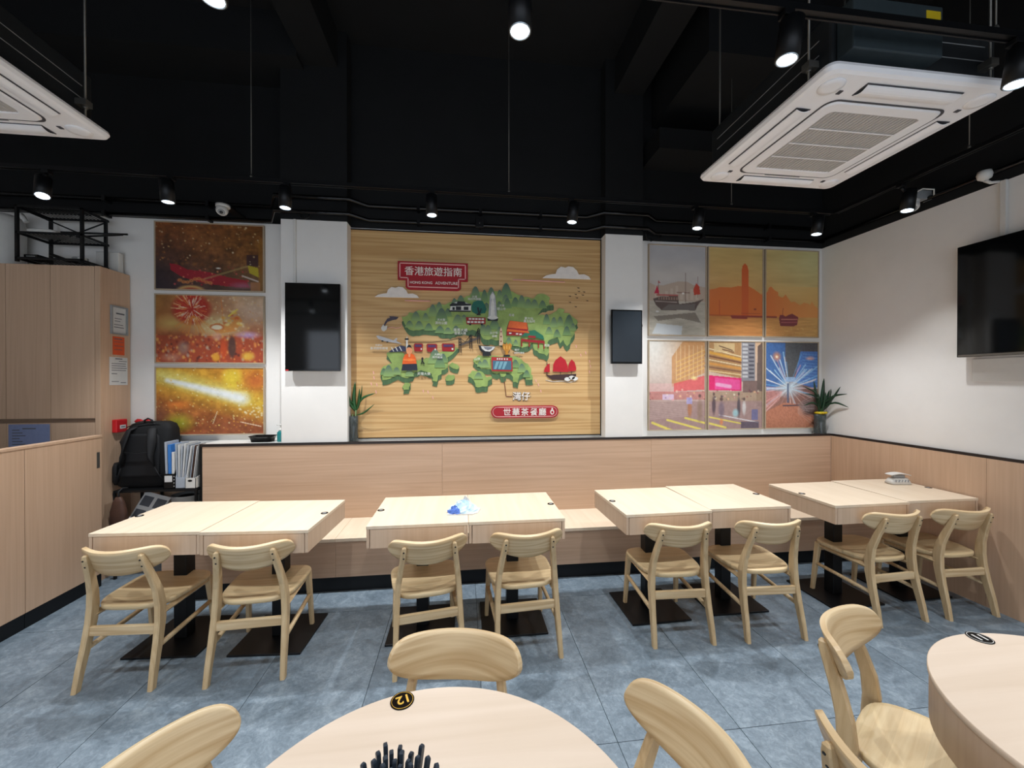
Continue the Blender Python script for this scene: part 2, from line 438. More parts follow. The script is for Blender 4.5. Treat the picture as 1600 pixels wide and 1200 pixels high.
# notices on the cabinet
def sheet_on_X(name, label, pts, mat, lines, thick=0.003, frame=None):
    """flat sheet on the cabinet side (plane X = -2.85, facing +X); pts are y0,y1,z0,z1"""
    y0, y1, z0, z1 = pts
    t = thing(name, label, 'notice', (-2.85, (y0 + y1) / 2, z0))
    obj('sheet', MB().box(-2.8495, -2.8495 + thick, y0, y1, z0, z1), mat, t, world=True)
    for k, (a, b, c, h) in enumerate(lines):
        obj('printed_line', MB().box(-2.8495 + thick, -2.849 + thick, y0 + (y1 - y0) * a, y0 + (y1 - y0) * b, z1 - (z1 - z0) * c - h, z1 - (z1 - z0) * c), M['ink'], t, world=True)
    if frame:
        w = 0.012
        obj('frame', MB().box(-2.8495, -2.835, y0 - w, y0, z0 - w, z1 + w).box(-2.8495, -2.835, y1, y1 + w, z0 - w, z1 + w).box(-2.8495, -2.835, y0, y1, z0 - w, z0).box(-2.8495, -2.835, y0, y1, z1, z1 + w), frame, t, world=True)
    return t
sheet_on_X('framed_certificate', 'grey framed certificate above the orange notice on cabinet side', (3.600, 3.735, 1.975, 2.185), M['paper'], [(0.3, 0.9, 0.2, 0.012), (0.2, 0.7, 0.42, 0.005), (0.2, 0.6, 0.52, 0.005), (0.15, 0.8, 0.66, 0.005), (0.15, 0.85, 0.76, 0.006)], 0.004, M['plasticgrey'])
sheet_on_X('orange_notice', 'bright orange notice between two white papers on cabinet side', (3.612, 3.722, 1.795, 1.945), M['orange'], [(0.1, 0.8, 0.10, 0.008), (0.1, 0.9, 0.28, 0.004), (0.1, 0.9, 0.5, 0.004), (0.1, 0.8, 0.7, 0.004)])
sheet_on_X('white_notice', 'white typed notice under the orange one on cabinet side', (3.580, 3.752, 1.545, 1.775), M['paper'], [(0.3, 0.7, 0.04, 0.008), (0.5, 0.95, 0.13, 0.005), (0.1, 0.9, 0.22, 0.005), (0.1, 0.9, 0.3, 0.005), (0.1, 0.95, 0.38, 0.005), (0.1, 0.9, 0.46, 0.005), (0.1, 0.4, 0.58, 0.006), (0.1, 0.5, 0.86, 0.005), (0.6, 0.9, 0.9, 0.006)])
t = thing('plastic_sleeve_notice', 'bluish notice in plastic sleeve taped to lower cabinet door', 'notice', (-3.34, 3.5, 1.0))
obj('sheet', MB().box(-3.485, -3.205, 3.4995, 3.5025, 1.02, 1.243), M['paperblue'], t, world=True)
for k in range(6):
    obj('printed_line', MB().box(-3.46, -3.46 + 0.05 + 0.02 * (k % 3), 3.4988, 3.4995, 1.195 - k * 0.022, 1.202 - k * 0.022), M['ink'], t, world=True)
obj('printed_line', MB().box(-3.39, -3.30, 3.4988, 3.4995, 1.205, 1.214), M['ink'], t, world=True)

al = thing('fire_alarm_call_point', 'red fire alarm call point with white label on cabinet side', 'fire alarm', (-2.85, 3.655, 1.155))
obj('housing', MB().box(-2.8495, -2.812, 3.60, 3.705, 1.155, 1.262), M['red'], al, 0.006, world=True)
obj('label_plate', MB().box(-2.812, -2.8105, 3.63, 3.685, 1.185, 1.215), M['paper'], al, world=True)
obj('label_text', MB().box(-2.8105, -2.810, 3.638, 3.677, 1.196, 1.204), M['ink'], al, world=True)

# ------------------------------------------------------------------ metal rack and clutter on the cabinet
rk = thing('wire_rack', 'black metal rack standing on top of the tall cabinet', 'rack', (-3.15, 3.56, 2.485))
rz = 2.487
for x, y in ((-3.37, 3.45), (-2.93, 3.45), (-3.37, 3.70), (-2.95, 3.68)):
    obj('post', MB().box(x - 0.009, x + 0.009, y - 0.009, y + 0.009, rz, 2.915), M['blackmetal'], rk, world=True)
for k, z in enumerate((2.505, 2.70, 2.90)):
    sh = obj('shelf', MB().box(-3.379, -2.921, 3.441, 3.449, z, z + 0.016).box(-3.379, -2.94, 3.689, 3.70, z, z + 0.016).box(-3.379, -3.371, 3.45, 3.69, z, z + 0.016).box(-2.945, -2.935, 3.45, 3.69, z, z + 0.016), M['blackmetal'], rk, world=True)
    for j in range(16):
        x = -3.36 + j * 0.0275
        obj('wire', MB().box(x, x + 0.006, 3.449, 3.69, z + 0.010, z + 0.015), M['blackmetal'], sh, world=True)
obj('brace', MB().tube([(-3.37, 3.45, 2.90), (-2.95, 3.69, 2.71)], 0.006, 6), M['blackmetal'], rk, world=True)
obj('brace', MB().tube([(-3.37, 3.70, 2.71), (-2.95, 3.69, 2.90)], 0.006, 6), M['blackmetal'], rk, world=True)
t = thing('foam_tray', 'flat white foam tray on the middle shelf of the rack', 'tray', (-3.25, 3.55, 2.716))
rings = []
for k, (s_, z) in enumerate(((0.82, 0.0), (1.0, 0.018), (0.98, 0.03), (0.85, 0.036))):
    rings.append([(0.105 * s_ * (abs(math.cos(a)) ** 0.6) * (1 if math.cos(a) >= 0 else -1), 0.09 * s_ * (abs(math.sin(a)) ** 0.6) * (1 if math.sin(a) >= 0 else -1), z) for a in np.linspace(0, 2 * PI, 25)[:-1]])
obj('tray_body', MB().loft(rings), M['plasticwhite'], t)
for i, (p, q, lb) in enumerate((((-3.12, 3.50, 2.738), (-2.74, 3.62, 2.782), 'longer black rod sticking out of the middle rack shelf'), ((-3.10, 3.60, 2.74), (-2.83, 3.69, 2.80), 'shorter black rod sticking out of the middle rack shelf'))):
    tag(obj('black_rod', MB().tube([p, q], 0.008, 8), M['blackmetal']), lb, 'rod')
t = thing('cooking_tongs', 'black long-handled tool lying on the lowest rack shelf', 'tool', (-3.17, 3.56, 2.522))
obj('handle', MB().tube([(-0.08, 0, 0.06), (0.02, 0.02, 0.02), (0.11, 0.04, 0.012)], [0.012, 0.014, 0.012], 8), M['blackmetal'], t)
obj('head', MB().tube([(0.11, 0.04, 0.012), (0.15, 0.05, 0.012)], [0.014, 0.018], 8), M['steel'], t)
t = thing('cable_coil', 'grey coiled cable with plug on the lowest rack shelf', 'cable', (-3.02, 3.54, 2.522))
pts = [(0.045 * math.cos(a), 0.04 * math.sin(a), 0.006 + 0.0035 * a / PI) for a in np.linspace(0, 7 * PI, 70)]
obj('coil', MB().tube(pts, 0.005, 6), M['plasticgrey'], t)
obj('plug', MB().box(0.03, 0.075, -0.06, -0.03, 0.0, 0.022), M['plasticwhite'], t, 0.004)
t = thing('white_carton', 'white carton standing behind the rack posts on cabinet', 'carton', (-2.965, 3.735, 2.487))
obj('carton_body', MB().box(-0.085, 0.085, -0.025, 0.025, 0, 0.17), M['plasticwhite'], t, 0.004)
obj('lid_flap', MB().box(-0.086, 0.086, -0.027, 0.0, 0.171, 0.174), M['paper'], t)
t = thing('black_router', 'flat black box with cable on the lowest rack shelf', 'device', (-3.30, 3.53, 2.522))
obj('housing', MB().box(-0.05, 0.05, -0.06, 0.06, 0, 0.03), M['blackgloss'], t, 0.006)
obj('light_strip', MB().box(-0.03, 0.03, -0.0615, -0.06, 0.012, 0.016), M['plasticgrey'], t)
t = thing('white_drum', 'white round drum with domed top standing on the cabinet', 'drum', (-3.665, 3.645, 2.487))
obj('drum_body', MB().lathe([(0.125, 0), (0.128, 0.02), (0.128, 0.33), (0.118, 0.38), (0.085, 0.415), (0.03, 0.43)], 28), M['plasticwhite'], t)
obj('spout', MB().tube([(0.10, 0, 0.40), (0.14, 0.0, 0.42), (0.17, 0.0, 0.37)], [0.02, 0.02, 0.016], 10), M['plasticwhite'], t)

# ------------------------------------------------------------------ niche shelf with backpack and files
sf = thing('niche_shelf', 'black two-tier shelf between the cabinet and bench end', 'shelf', (-2.45, 3.65, 0))
SZ = 0.705
obj('shelf_board', MB().box(-2.765, -2.155, 3.50, 3.785, SZ - 0.018, SZ), M['blackmetal'], sf, 0.002, world=True)
obj('shelf_board', MB().box(-2.765, -2.155, 3.50, 3.785, 0.37, 0.388), M['blackmetal'], sf, 0.002, world=True)
for x, y in ((-2.757, 3.508), (-2.163, 3.508), (-2.757, 3.777), (-2.163, 3.777), (-2.60, 3.777)):
    obj('post', MB().box(x - 0.008, x + 0.008, y - 0.008, y + 0.008, 0, SZ - 0.018), M['blackmetal'], sf, world=True)
struct('trim_1', MB().box(-2.85, -2.15, 3.786, 3.7895, 0, 0.70), M['lamV'], 'beige laminate back board of the niche')

bk = thing('backpack', 'black backpack with padded shoulder straps standing beside file boxes', 'backpack', (-2.646, 3.655, SZ + 0.002))
def rr(cx, cy, z, hx, hy, n=28, e=0.45):
    return [(cx + hx * abs(math.cos(a)) ** e * (1 if math.cos(a) >= 0 else -1), cy + hy * abs(math.sin(a)) ** e * (1 if math.sin(a) >= 0 else -1), z) for a in np.linspace(0, 2 * PI, n + 1)[:-1]]
prof = [(0.0, 0.172, 0.085), (0.02, 0.190, 0.10), (0.12, 0.190, 0.105), (0.25, 0.186, 0.10), (0.38, 0.178, 0.09), (0.47, 0.168, 0.078), (0.515, 0.150, 0.06), (0.535, 0.11, 0.035)]
obj('main_compartment', MB().loft([rr(0.02 + 0.09 * z, 0.012, z, hx, hy) for z, hx, hy in prof]), M['nylon'], bk)
obj('back_pad', MB().loft([rr(0.02 + 0.05 * z, -0.082 + 0.035 * z, z, hx, 0.022) for z, hx in ((0.09, 0.13), (0.11, 0.15), (0.30, 0.14), (0.42, 0.12), (0.44, 0.10))]), M['nylon2'], bk)
for s_ in (-1, 1):
    cx = 0.03
    path = [(cx + s_ * 0.06 + 0.01, -0.03, 0.50), (cx + s_ * 0.085, -0.085, 0.47), (cx + s_ * 0.105, -0.115, 0.38), (cx + s_ * 0.10, -0.125, 0.26), (cx + s_ * 0.12, -0.115, 0.18)]
    st = obj('shoulder_strap', MB().tube(path, [0.024, 0.030, 0.032, 0.030, 0.018], 10, flat=0.42), M['nylon2'], bk)
    obj('webbing', MB().tube([path[-1], (cx + s_ * 0.155, -0.10, 0.09), (cx + s_ * 0.175, -0.075, 0.05)], 0.009, 6, flat=0.4), M['nylon2'], st)
obj('haul_loop', MB().tube([(0.02, -0.03, 0.505), (0.025, -0.035, 0.548), (0.05, -0.035, 0.562), (0.08, -0.035, 0.548), (0.088, -0.03, 0.505)], 0.007, 8), M['nylon2'], bk)
obj('side_pocket', MB().loft([rr(-0.180, 0.0, z, 0.020, r) for z, r in ((0.02, 0.05), (0.05, 0.068), (0.17, 0.068), (0.20, 0.05))]), M['nylon2'], bk)
obj('chest_strap', MB().tube([(-0.07, -0.128, 0.30), (0.03, -0.124, 0.285), (0.13, -0.128, 0.30)], 0.006, 6, flat=0.5), M['nylon2'], bk)
obj('lower_seam', MB().box(-0.15, 0.19, -0.098, -0.090, 0.10, 0.106), M['nylon2'], bk)
obj('top_zip', MB().tube([(-0.10, -0.05, 0.49), (-0.03, -0.065, 0.515), (0.07, -0.06, 0.53), (0.16, -0.045, 0.505)], 0.004, 6), M['blackgloss'], bk)

t = thing('red_ribbon_bow', 'small red ribbon bow peeking out behind the backpack', 'ribbon', (-2.775, 3.775, SZ + 0.002))
obj('stem', MB().tube([(0, 0.0, 0), (0.005, 0.0, 0.30), (0.02, 0, 0.52)], 0.005, 6), M['water'], t)
for s_ in (-1, 1):
    obj('loop', MB().loft([[(0.03 + s_ * d, -0.012 * math.sin(a), 0.525 + h * 0.8 * math.cos(a)) for a in np.linspace(0, 2 * PI, 9)[:-1]] for d, h in ((0.0, 0.008), (0.02, 0.024), (0.045, 0.028), (0.06, 0.012))]), M['red'], t)

def file_box(name, label, x0, x1, z0, hf, hb, mat, y0=3.515, y1=3.70):
    t = thing(name, label, 'file box', ((x0 + x1) / 2, (y0 + y1) / 2, z0))
    w = 0.003
    m = MB().box(x0, x1, y0, y0 + w, z0, z0 + hf).box(x0, x1, y1 - w, y1, z0, z0 + hb).box(x0, x1, y0, y1, z0, z0 + w)
    obj('box_shell', m, mat, t, world=True)
    for xx in (x0, x1 - w):
        obj('side_wall', MB().prism([(y0, z0), (y1, z0), (y1, z0 + hb), (y0 + 0.07, z0 + hb), (y0, z0 + hf)], 'x', xx, xx + w), mat, t, world=True)
    return t
fz = SZ + 0.002
b1 = file_box('file_box', 'black file box with white label holding blue folders', -2.408, -2.325, fz, 0.12, 0.25, M['blackmetal'])
obj('label_card', MB().box(-2.40, -2.345, 3.5125, 3.515, fz + 0.055, fz + 0.105), M['paper'], b1, world=True)
for k in range(4):
    obj('binder_hole', MB().lathe([(0.004, 0), (0.004, 0.001)], 8).xform(Matrix.Translation((-2.331, 3.5145, fz + 0.02 + k * 0.026)) @ Matrix.Rotation(PI / 2, 4, 'X')), M['paper'], b1, world=True)
b2 = file_box('file_box', 'grey translucent file box packed with white papers', -2.322, -2.245, fz, 0.09, 0.20, M['greyfile'])
b3 = file_box('file_box', 'short white file box with oval hand hole', -2.242, -2.165, fz - 0.0, 0.085, 0.10, M['plasticwhite'], 3.505, 3.69)
obj('hand_hole', MB().prism([(-2.207 + 0.017 * math.cos(a), fz + 0.062 + 0.009 * math.sin(a)) for a in np.linspace(0, 2 * PI, 17)[:-1]], 'y', 3.5042, 3.505), M['blackmetal'], b3, world=True)
def folder(name, label, cat, xb, xt, y, h, w, mat, grp=None, thick=0.012, z0=fz + 0.004):
    me = MB().add([(xb, y, z0), (xb + thick, y, z0), (xb + thick, y + w, z0), (xb, y + w, z0), (xt, y, z0 + h), (xt + thick, y, z0 + h), (xt + thick, y + w, z0 + h), (xt, y + w, z0 + h)], [(0, 3, 2, 1), (4, 5, 6, 7), (0, 1, 5, 4), (1, 2, 6, 5), (2, 3, 7, 6), (3, 0, 4, 7)])
    return tag(obj(name, me, mat), label, cat, grp)
folder('folder', 'grey folder leaning out beside the blue folder in black box', 'folder', -2.402, -2.412, 3.53, 0.372, 0.14, M['greyfile'], None, 0.016)
folder('folder', 'bright blue folder standing in the black file box', 'folder', -2.378, -2.385, 3.526, 0.350, 0.15, M['blue'], None, 0.022)
folder('folder', 'short white folder beside the blue one in black box', 'folder', -2.352, -2.352, 3.522, 0.290, 0.15, M['paper'], None, 0.018)
for k in range(6):
    folder('paper_sheaf', 'upright sheaf of white papers in the grey file box', 'papers', -2.317 + k * 0.0115, -2.330 + k * 0.0235, 3.525, 0.358 - 0.010 * (k % 3), 0.15, M['paper'] if k % 2 else M['greyfile'], 'paper sheaves in the grey file box', 0.008)
for k in range(4):
    folder('clipboard', 'thin tilted clipboard leaning in the short white file box', 'clipboard', -2.232 + k * 0.012, -2.194 + k * 0.012, 3.53, 0.335 + 0.008 * (k % 2), 0.13, (M['greyfile'], M['brown'], M['paper'], M['plasticgrey'])[k], 'clipboards in the short white file box', 0.005)
t = thing('newspaper', 'folded newspaper propped on the lower niche shelf', 'newspaper', (-2.60, 3.60, 0.405))
obj('folded_sheet', MB().obox((0.03, 0, 0.12), (0.20, 0.012, 0.24), Matrix.Rotation(0.30, 3, 'Y') @ Matrix.Rotation(-0.45, 3, 'X')), M['paper'], t)
for k in range(4):
    obj('column_block', MB().obox(Vector((0.03, 0, 0.12)) + (Matrix.Rotation(0.30, 3, 'Y') @ Matrix.Rotation(-0.45, 3, 'X')) @ Vector((-0.05 + 0.1 * (k % 2), -0.0066, -0.06 + 0.11 * (k // 2))), (0.075, 0.001, 0.08), Matrix.Rotation(0.30, 3, 'Y') @ Matrix.Rotation(-0.45, 3, 'X')), M['ink'], t)
t = thing('plastic_tub', 'grey plastic tub with dark contents on the lower shelf', 'tub', (-2.30, 3.62, 0.39))
obj('tub_wall', MB().lathe([(0.085, 0), (0.105, 0.24), (0.110, 0.245), (0.100, 0.245), (0.09, 0.20)], 24), M['plasticgrey'], t)
obj('contents', MB().lathe([(0.088, 0.20), (0.088, 0.215), (0.05, 0.235)], 16), M['nylon'], t)
t = thing('brown_shoulder_bag', 'dark brown bag hanging by its strap from niche shelf', 'bag', (-2.70, 3.47, 0.43))
obj('pouch', MB().loft([rr(0.0, 0, z, hx, hy, 20, 0.7) for z, hx, hy in ((0, 0.04, 0.02), (0.02, 0.06, 0.026), (0.12, 0.058, 0.026), (0.2, 0.038, 0.02), (0.235, 0.018, 0.012))]), M['brown'], t)
obj('strap', MB().tube([(0, 0, 0.23), (-0.01, 0.01, 0.27), (0.0, 0.035, 0.295), (0.02, 0.06, 0.290)], 0.007, 6), M['nylon2'], t)

# ------------------------------------------------------------------ things on the ledge
LZ = WZ + 0.0195
t = thing('food_container', 'black plastic food container on the ledge under firework pictures', 'container', (-1.722, 3.655, LZ))
m = MB().loft([rr(0, 0, z, hx, hy, 28, 0.35) for z, hx, hy in ((0.0, 0.080, 0.05), (0.045, 0.092, 0.062), (0.0465, 0.099, 0.069), (0.050, 0.099, 0.069))], cap=False)
b_ = len(m.v)
m.loft([rr(0, 0, z, hx, hy, 28, 0.35) for z, hx, hy in ((0.050, 0.092, 0.062), (0.006, 0.078, 0.048))], cap=False)
m.f.append(tuple(range(27, -1, -1))); m.sm.append(False); m.f.append(tuple(range(b_ + 28, b_ + 56))); m.sm.append(False)
obj('tub', m, M['blackgloss'], t)
t = thing('sanitizer_bottle', 'teal hand sanitizer pump bottle on the ledge beside pillar', 'bottle', (-1.567, 3.63, LZ))
obj('bottle_body', MB().lathe([(0.026, 0), (0.028, 0.008), (0.028, 0.078), (0.02, 0.09), (0.012, 0.095)], 20), M['teal'], t)
pu = obj('pump', MB().lathe([(0.014, 0.094), (0.014, 0.108), (0.005, 0.11), (0.005, 0.14), (0.012, 0.142), (0.012, 0.15)], 14), M['plasticwhite'], t)
obj('nozzle', MB().tube([(0, 0, 0.146), (-0.03, -0.005, 0.142)], 0.004, 6), M['plasticwhite'], pu)

def leaf(path, w, n=9):
    P = [Vector(p) for p in path]
    out = MB(); rows = []
    for i in range(n):
        s = i / (n - 1); k = s * (len(P) - 1); a = min(int(k), len(P) - 2); f_ = k - a
        # smooth interpolation
        p0, p1 = P[max(a - 1, 0)], P[a]; p2, p3 = P[a + 1], P[min(a + 2, len(P) - 1)]
        p = 0.5 * ((2 * p1) + (-p0 + p2) * f_ + (2 * p0 - 5 * p1 + 4 * p2 - p3) * f_ ** 2 + (-p0 + 3 * p1 - 3 * p2 + p3) * f_ ** 3)
        tn = (P[-1] - P[0]).normalized()
        sd = tn.cross(Vector((0, -1, 0.25))).normalized()
        ww = w * (math.sin(PI * min(1, s * 0.9 + 0.08)) ** 0.8) * (1 - 0.15 * s)
        nn = sd.cross(tn).normalized()
        rows.append([p - sd * ww, p + nn * (0.25 * ww), p + sd * ww, p + nn * (0.25 * ww - 0.0012)])
    return out.loft(rows, True, True)

def plant(name, label, loc, leaves, stalks, vr, vh, leafmat):
    t = thing(name, label, 'plant', loc)
    v = obj('vase', MB().lathe([(vr, 0), (vr * 1.02, 0.01), (vr * 0.96, vh * 0.5), (vr * 1.0, vh), (vr * 0.92, vh), (vr * 0.87, vh * 0.5), (vr * 0.9, 0.012), (0.002, 0.012)], 28), M['vase'], t)
    for (a, b) in stalks:
        obj('stalk', MB().tube([(a[0], a[1], 0.014), ((a[0] + b[0]) / 2, (a[1] + b[1]) / 2, vh * 0.6), b], 0.007, 8), M['water'], t)
    for path, w in leaves:
        obj('leaf', leaf(path, w), leafmat, t)
    return t
d = 0.0058   # metres per photographed unit, for the arching leaves
def L(pts, y=0.0, w=0.016):
    return ([(x * d, y * i / max(1, len(pts) - 1), z * d) for i, (x, z) in enumerate(pts)], w)
plant('lucky_bamboo', 'lucky bamboo with few leaves in smoky glass vase beside oak panel', (-0.955, 3.605, LZ - 0.008),
      [L([(3, 46), (0, 62), (2, 90)], 0.0, 0.020), L([(2, 46), (-6, 60), (-8, 76)], -0.02, 0.017), L([(3, 46), (8, 60), (9, 80)], -0.02, 0.014), L([(4, 52), (14, 66), (32, 73)], -0.03, 0.012),
       L([(4, 40), (16, 44), (32, 57)], -0.05, 0.008), L([(1, 56), (-8, 64), (-20, 68)], -0.04, 0.008), L([(3, 48), (10, 66), (12, 85)], 0.0, 0.007)],
      [((0.0, 0.0), (0.018, 0, 0.275)), ((-0.012, 0.008), (-0.012, 0.005, 0.24))], 0.036, 0.225, M['leaf'])
pl2 = plant('dracaena', 'bushy dark-leaved plant in glass vase with yellow ribbon in corner', (3.545, 3.580, LZ - 0.008),
      [L([(0, 38), (-6, 62), (-12, 92)], 0, 0.022), L([(2, 38), (4, 66), (6, 96)], -0.01, 0.026), L([(2, 38), (10, 56), (15, 76)], -0.02, 0.020), L([(4, 42), (16, 62), (14, 78)], -0.04, 0.012),
       L([(2, 50), (-14, 72), (-42, 82)], -0.06, 0.012), L([(2, 48), (-14, 66), (-36, 70)], -0.04, 0.010), L([(2, 40), (-16, 54), (-38, 50)], -0.05, 0.012), L([(4, 40), (10, 50), (15, 60)], -0.05, 0.020),
       L([(0, 34), (-4, 52), (-8, 70)], -0.03, 0.024), L([(2, 34), (4, 50), (2, 72)], -0.05, 0.024), L([(2, 50), (9, 66), (16, 70)], -0.20, 0.012), L([(4, 45), (9, 55), (15, 48)], -0.22, 0.012), L([(4, 42), (12, 62), (14, 82)], -0.14, 0.014), L([(2, 40), (-10, 60), (-24, 64)], -0.1, 0.014)],
      [((0.0, 0.0), (0.012, 0, 0.26)), ((-0.014, 0.006), (0.0, 0.0, 0.25)), ((0.012, -0.008), (0.008, -0.004, 0.25))], 0.050, 0.20, M['leafdark'])
rb = obj('ribbon', MB().lathe([(0.040, 0.20), (0.047, 0.207), (0.044, 0.218), (0.030, 0.224)], 16), M['yellow'], pl2)
obj('bow', MB().loft([[(0.03 * s_, -0.052 + 0.006 * math.sin(a), 0.216 + h * math.cos(a)) for a in np.linspace(0, 2 * PI, 9)[:-1]] for s_, h in ((-1, 0.004), (-0.5, 0.014), (0, 0.004), (0.5, 0.014), (1, 0.004))]), M['yellow'], rb)

# ------------------------------------------------------------------ oak map panel with cut-out relief
PY = 3.652
mu = thing('map_panel', 'oak-grain wall panel with raised illustrated green island map and red signs', 'wall panel', (0.15, PY, 1.07))
def mp_(name, mb, mat, parent=None, bevel=0.0): return obj(name, mb, mat, parent or mu, bevel, world=True)
mp_('panel_board', MB().box(-1.008, 1.298, PY, 3.659, 1.075, 2.915), M['mural'])
mp_('edge_trim', MB().box(-1.014, -1.004, PY - 0.006, 3.659, 1.06, 2.925), M['blackmetal'])
mp_('edge_trim', MB().box(1.288, 1.2965, PY - 0.006, 3.659, 1.06, 2.925), M['blackmetal'])
mp_('edge_trim', MB().box(-1.004, 1.288, PY - 0.006, 3.659, 2.915, 2.925), M['blackmetal'])
mp_('edge_trim', MB().box(-1.004, 1.288, PY - 0.006, 3.659, 1.066, 1.075), M['blackmetal'])

def mm(name, rgb, rough=0.5, var=0.1):
    if name not in M: M[name] = plain('map_' + name, rgb, rough, var=var, scale=30)
    return M[name]
M['grass'] = plain('map_grass', (142, 166, 92), 0.55, var=0.25, scale=9)
M['cliff'] = wood('map_cliff', (84, 116, 74), (56, 84, 56), 'z', 3.0, 90.0, 0.55, 0.5, ring=0.1)
M['hill'] = grad_mat('map_hill', (134, 164, 98), (86, 110, 94))
M['hill2'] = grad_mat('map_hill_dark', (116, 150, 90), (74, 100, 86))
def cut(name, pts, lay, mat, parent=None, th=0.004):
    """a cut-out plate on the map panel; lay = how many plates proud of the panel"""
    y1 = PY - 0.004 * lay
    return mp_(name, MB().prism(pts, 'y', y1 - th, y1), mat, parent)
def ell(cx, cz, rx, rz_, n=20, a0=0, a1=2 * PI):
    return [(cx + rx * math.cos(a), cz + rz_ * math.sin(a)) for a in np.linspace(a0, a1, n + 1)[:(-1 if a1 - a0 > 6.2 else None)]]
def rect(x0, x1, z0, z1): return [(x0, z0), (x1, z0), (x1, z1), (x0, z1)]
def bell(x, z, w, h, n=12):
    return [(x - w / 2 + w * i / n, z + h * (math.sin(PI * i / n) ** 0.85)) for i in range(n + 1)]

UN = 0.00147      # metres per drawing unit on the map
islands = {
 'mainland': ([(-0.547, 2.105), (-0.526, 2.148), (-0.484, 2.182), (-0.428, 2.200), (-0.343, 2.213), (-0.258, 2.269), (-0.172, 2.264), (-0.086, 2.309), (0.001, 2.333), (0.088, 2.387), (0.205, 2.390), (0.308, 2.393), (0.397, 2.410), (0.472, 2.382), (0.546, 2.354), (0.652, 2.342), (0.682, 2.388), (0.743, 2.392), (0.792, 2.353), (0.792, 2.293), (0.835, 2.294), (0.832, 2.249), (0.758, 2.225), (0.682, 2.194), (0.758, 2.188), (0.835, 2.212), (0.881, 2.255), (0.939, 2.244), (0.927, 2.206), (0.988, 2.215), (1.050, 2.156), (1.071, 2.081), (1.035, 2.043), (1.035, 1.975), (0.995, 1.929), (0.989, 1.884), (0.958, 1.856), (0.930, 1.913), (0.888, 1.880), (0.873, 1.935), (0.812, 1.927), (0.777, 1.889), (0.792, 1.829), (0.771, 1.769), (0.716, 1.779), (0.652, 1.818), (0.634, 1.887), (0.592, 1.857), (0.532, 1.834), (0.472, 1.861), (0.382, 1.885), (0.293, 1.906), (0.178, 1.919), (0.149, 1.978), (0.029, 1.998), (-0.057, 1.982), (-0.144, 1.959), (-0.258, 1.990), (-0.344, 1.996), (-0.428, 1.982), (-0.499, 1.991), (-0.524, 2.040)], 34),
 'western_island': ([(-0.736, 1.660), (-0.708, 1.707), (-0.639, 1.731), (-0.683, 1.774), (-0.680, 1.835), (-0.555, 1.842), (-0.524, 1.799), (-0.414, 1.761), (-0.315, 1.784), (-0.287, 1.824), (-0.201, 1.835), (-0.130, 1.858), (-0.086, 1.884), (-0.049, 1.873), (-0.052, 1.829), (-0.104, 1.778), (-0.144, 1.749), (-0.144, 1.661), (-0.201, 1.632), (-0.202, 1.599), (-0.236, 1.584), (-0.242, 1.529), (-0.279, 1.538), (-0.287, 1.607), (-0.386, 1.632), (-0.440, 1.613), (-0.457, 1.573), (-0.527, 1.558), (-0.583, 1.584), (-0.653, 1.561), (-0.715, 1.544), (-0.738, 1.610)], 30),
 'southern_islet': ([(-0.544, 1.517), (-0.524, 1.561), (-0.478, 1.553), (-0.482, 1.507), (-0.491, 1.463), (-0.538, 1.461)], 26),
 'eastern_islet': ([(-0.164, 1.611), (-0.141, 1.634), (-0.087, 1.631), (-0.090, 1.552), (-0.159, 1.544)], 26),
 'upper_islet': ([(-0.137, 1.720), (-0.104, 1.749), (-0.058, 1.724), (-0.043, 1.705), (-0.058, 1.647), (-0.098, 1.654), (-0.133, 1.676)], 26),
 'harbour_island': ([(0.083, 1.772), (0.131, 1.807), (0.249, 1.803), (0.442, 1.807), (0.532, 1.775), (0.607, 1.716), (0.628, 1.634), (0.640, 1.544), (0.577, 1.543), (0.544, 1.608), (0.505, 1.582), (0.496, 1.513), (0.451, 1.519), (0.442, 1.588), (0.390, 1.605), (0.367, 1.567), (0.340, 1.567), (0.326, 1.605), (0.300, 1.593), (0.261, 1.608), (0.246, 1.635), (0.161, 1.646), (0.088, 1.713)], 34),
 'fishing_island': ([(0.038, 1.633), (0.073, 1.669), (0.161, 1.658), (0.205, 1.611), (0.256, 1.611), (0.258, 1.552), (0.222, 1.530), (0.213, 1.482), (0.102, 1.476), (0.087, 1.535), (0.041, 1.573)], 34),
}
isl = {}
for nm, (pts, drop) in islands.items():
    n = len(pts); base_p = []; top = []; jr = random.Random(nm)
    for i, (x, z) in enumerate(pts):
        a = pts[i - 1]; b = pts[(i + 1) % n]
        k0 = 1.0 if a[0] - b[0] > 0.0 else 0.12      # raise the shore that faces down: the dark cliff band shows below the meadow
        c = pts[(i + 2) % n]
        k1 = 1.0 if x - c[0] > 0.0 else 0.12
        L_ = math.hypot(b[0] - x, b[1] - z) + 1e-6
        ns_ = max(1, int(L_ / 0.022))
        for j in range(ns_):
            f_ = j / ns_
            o_ = (jr.random() - 0.5) * 0.016 if ns_ > 1 else 0.0
            px = x + (b[0] - x) * f_ - (b[1] - z) / L_ * o_; pz = z + (b[1] - z) * f_ + (b[0] - x) / L_ * o_
            base_p.append((px, pz)); top.append((px, pz + drop * UN * (k0 + (k1 - k0) * f_)))
    base = cut('island', base_p, 0, M['cliff'], th=0.006)
    isl[nm] = base
    cut('meadow', top, 1.5, M['grass'], base, th=0.003)

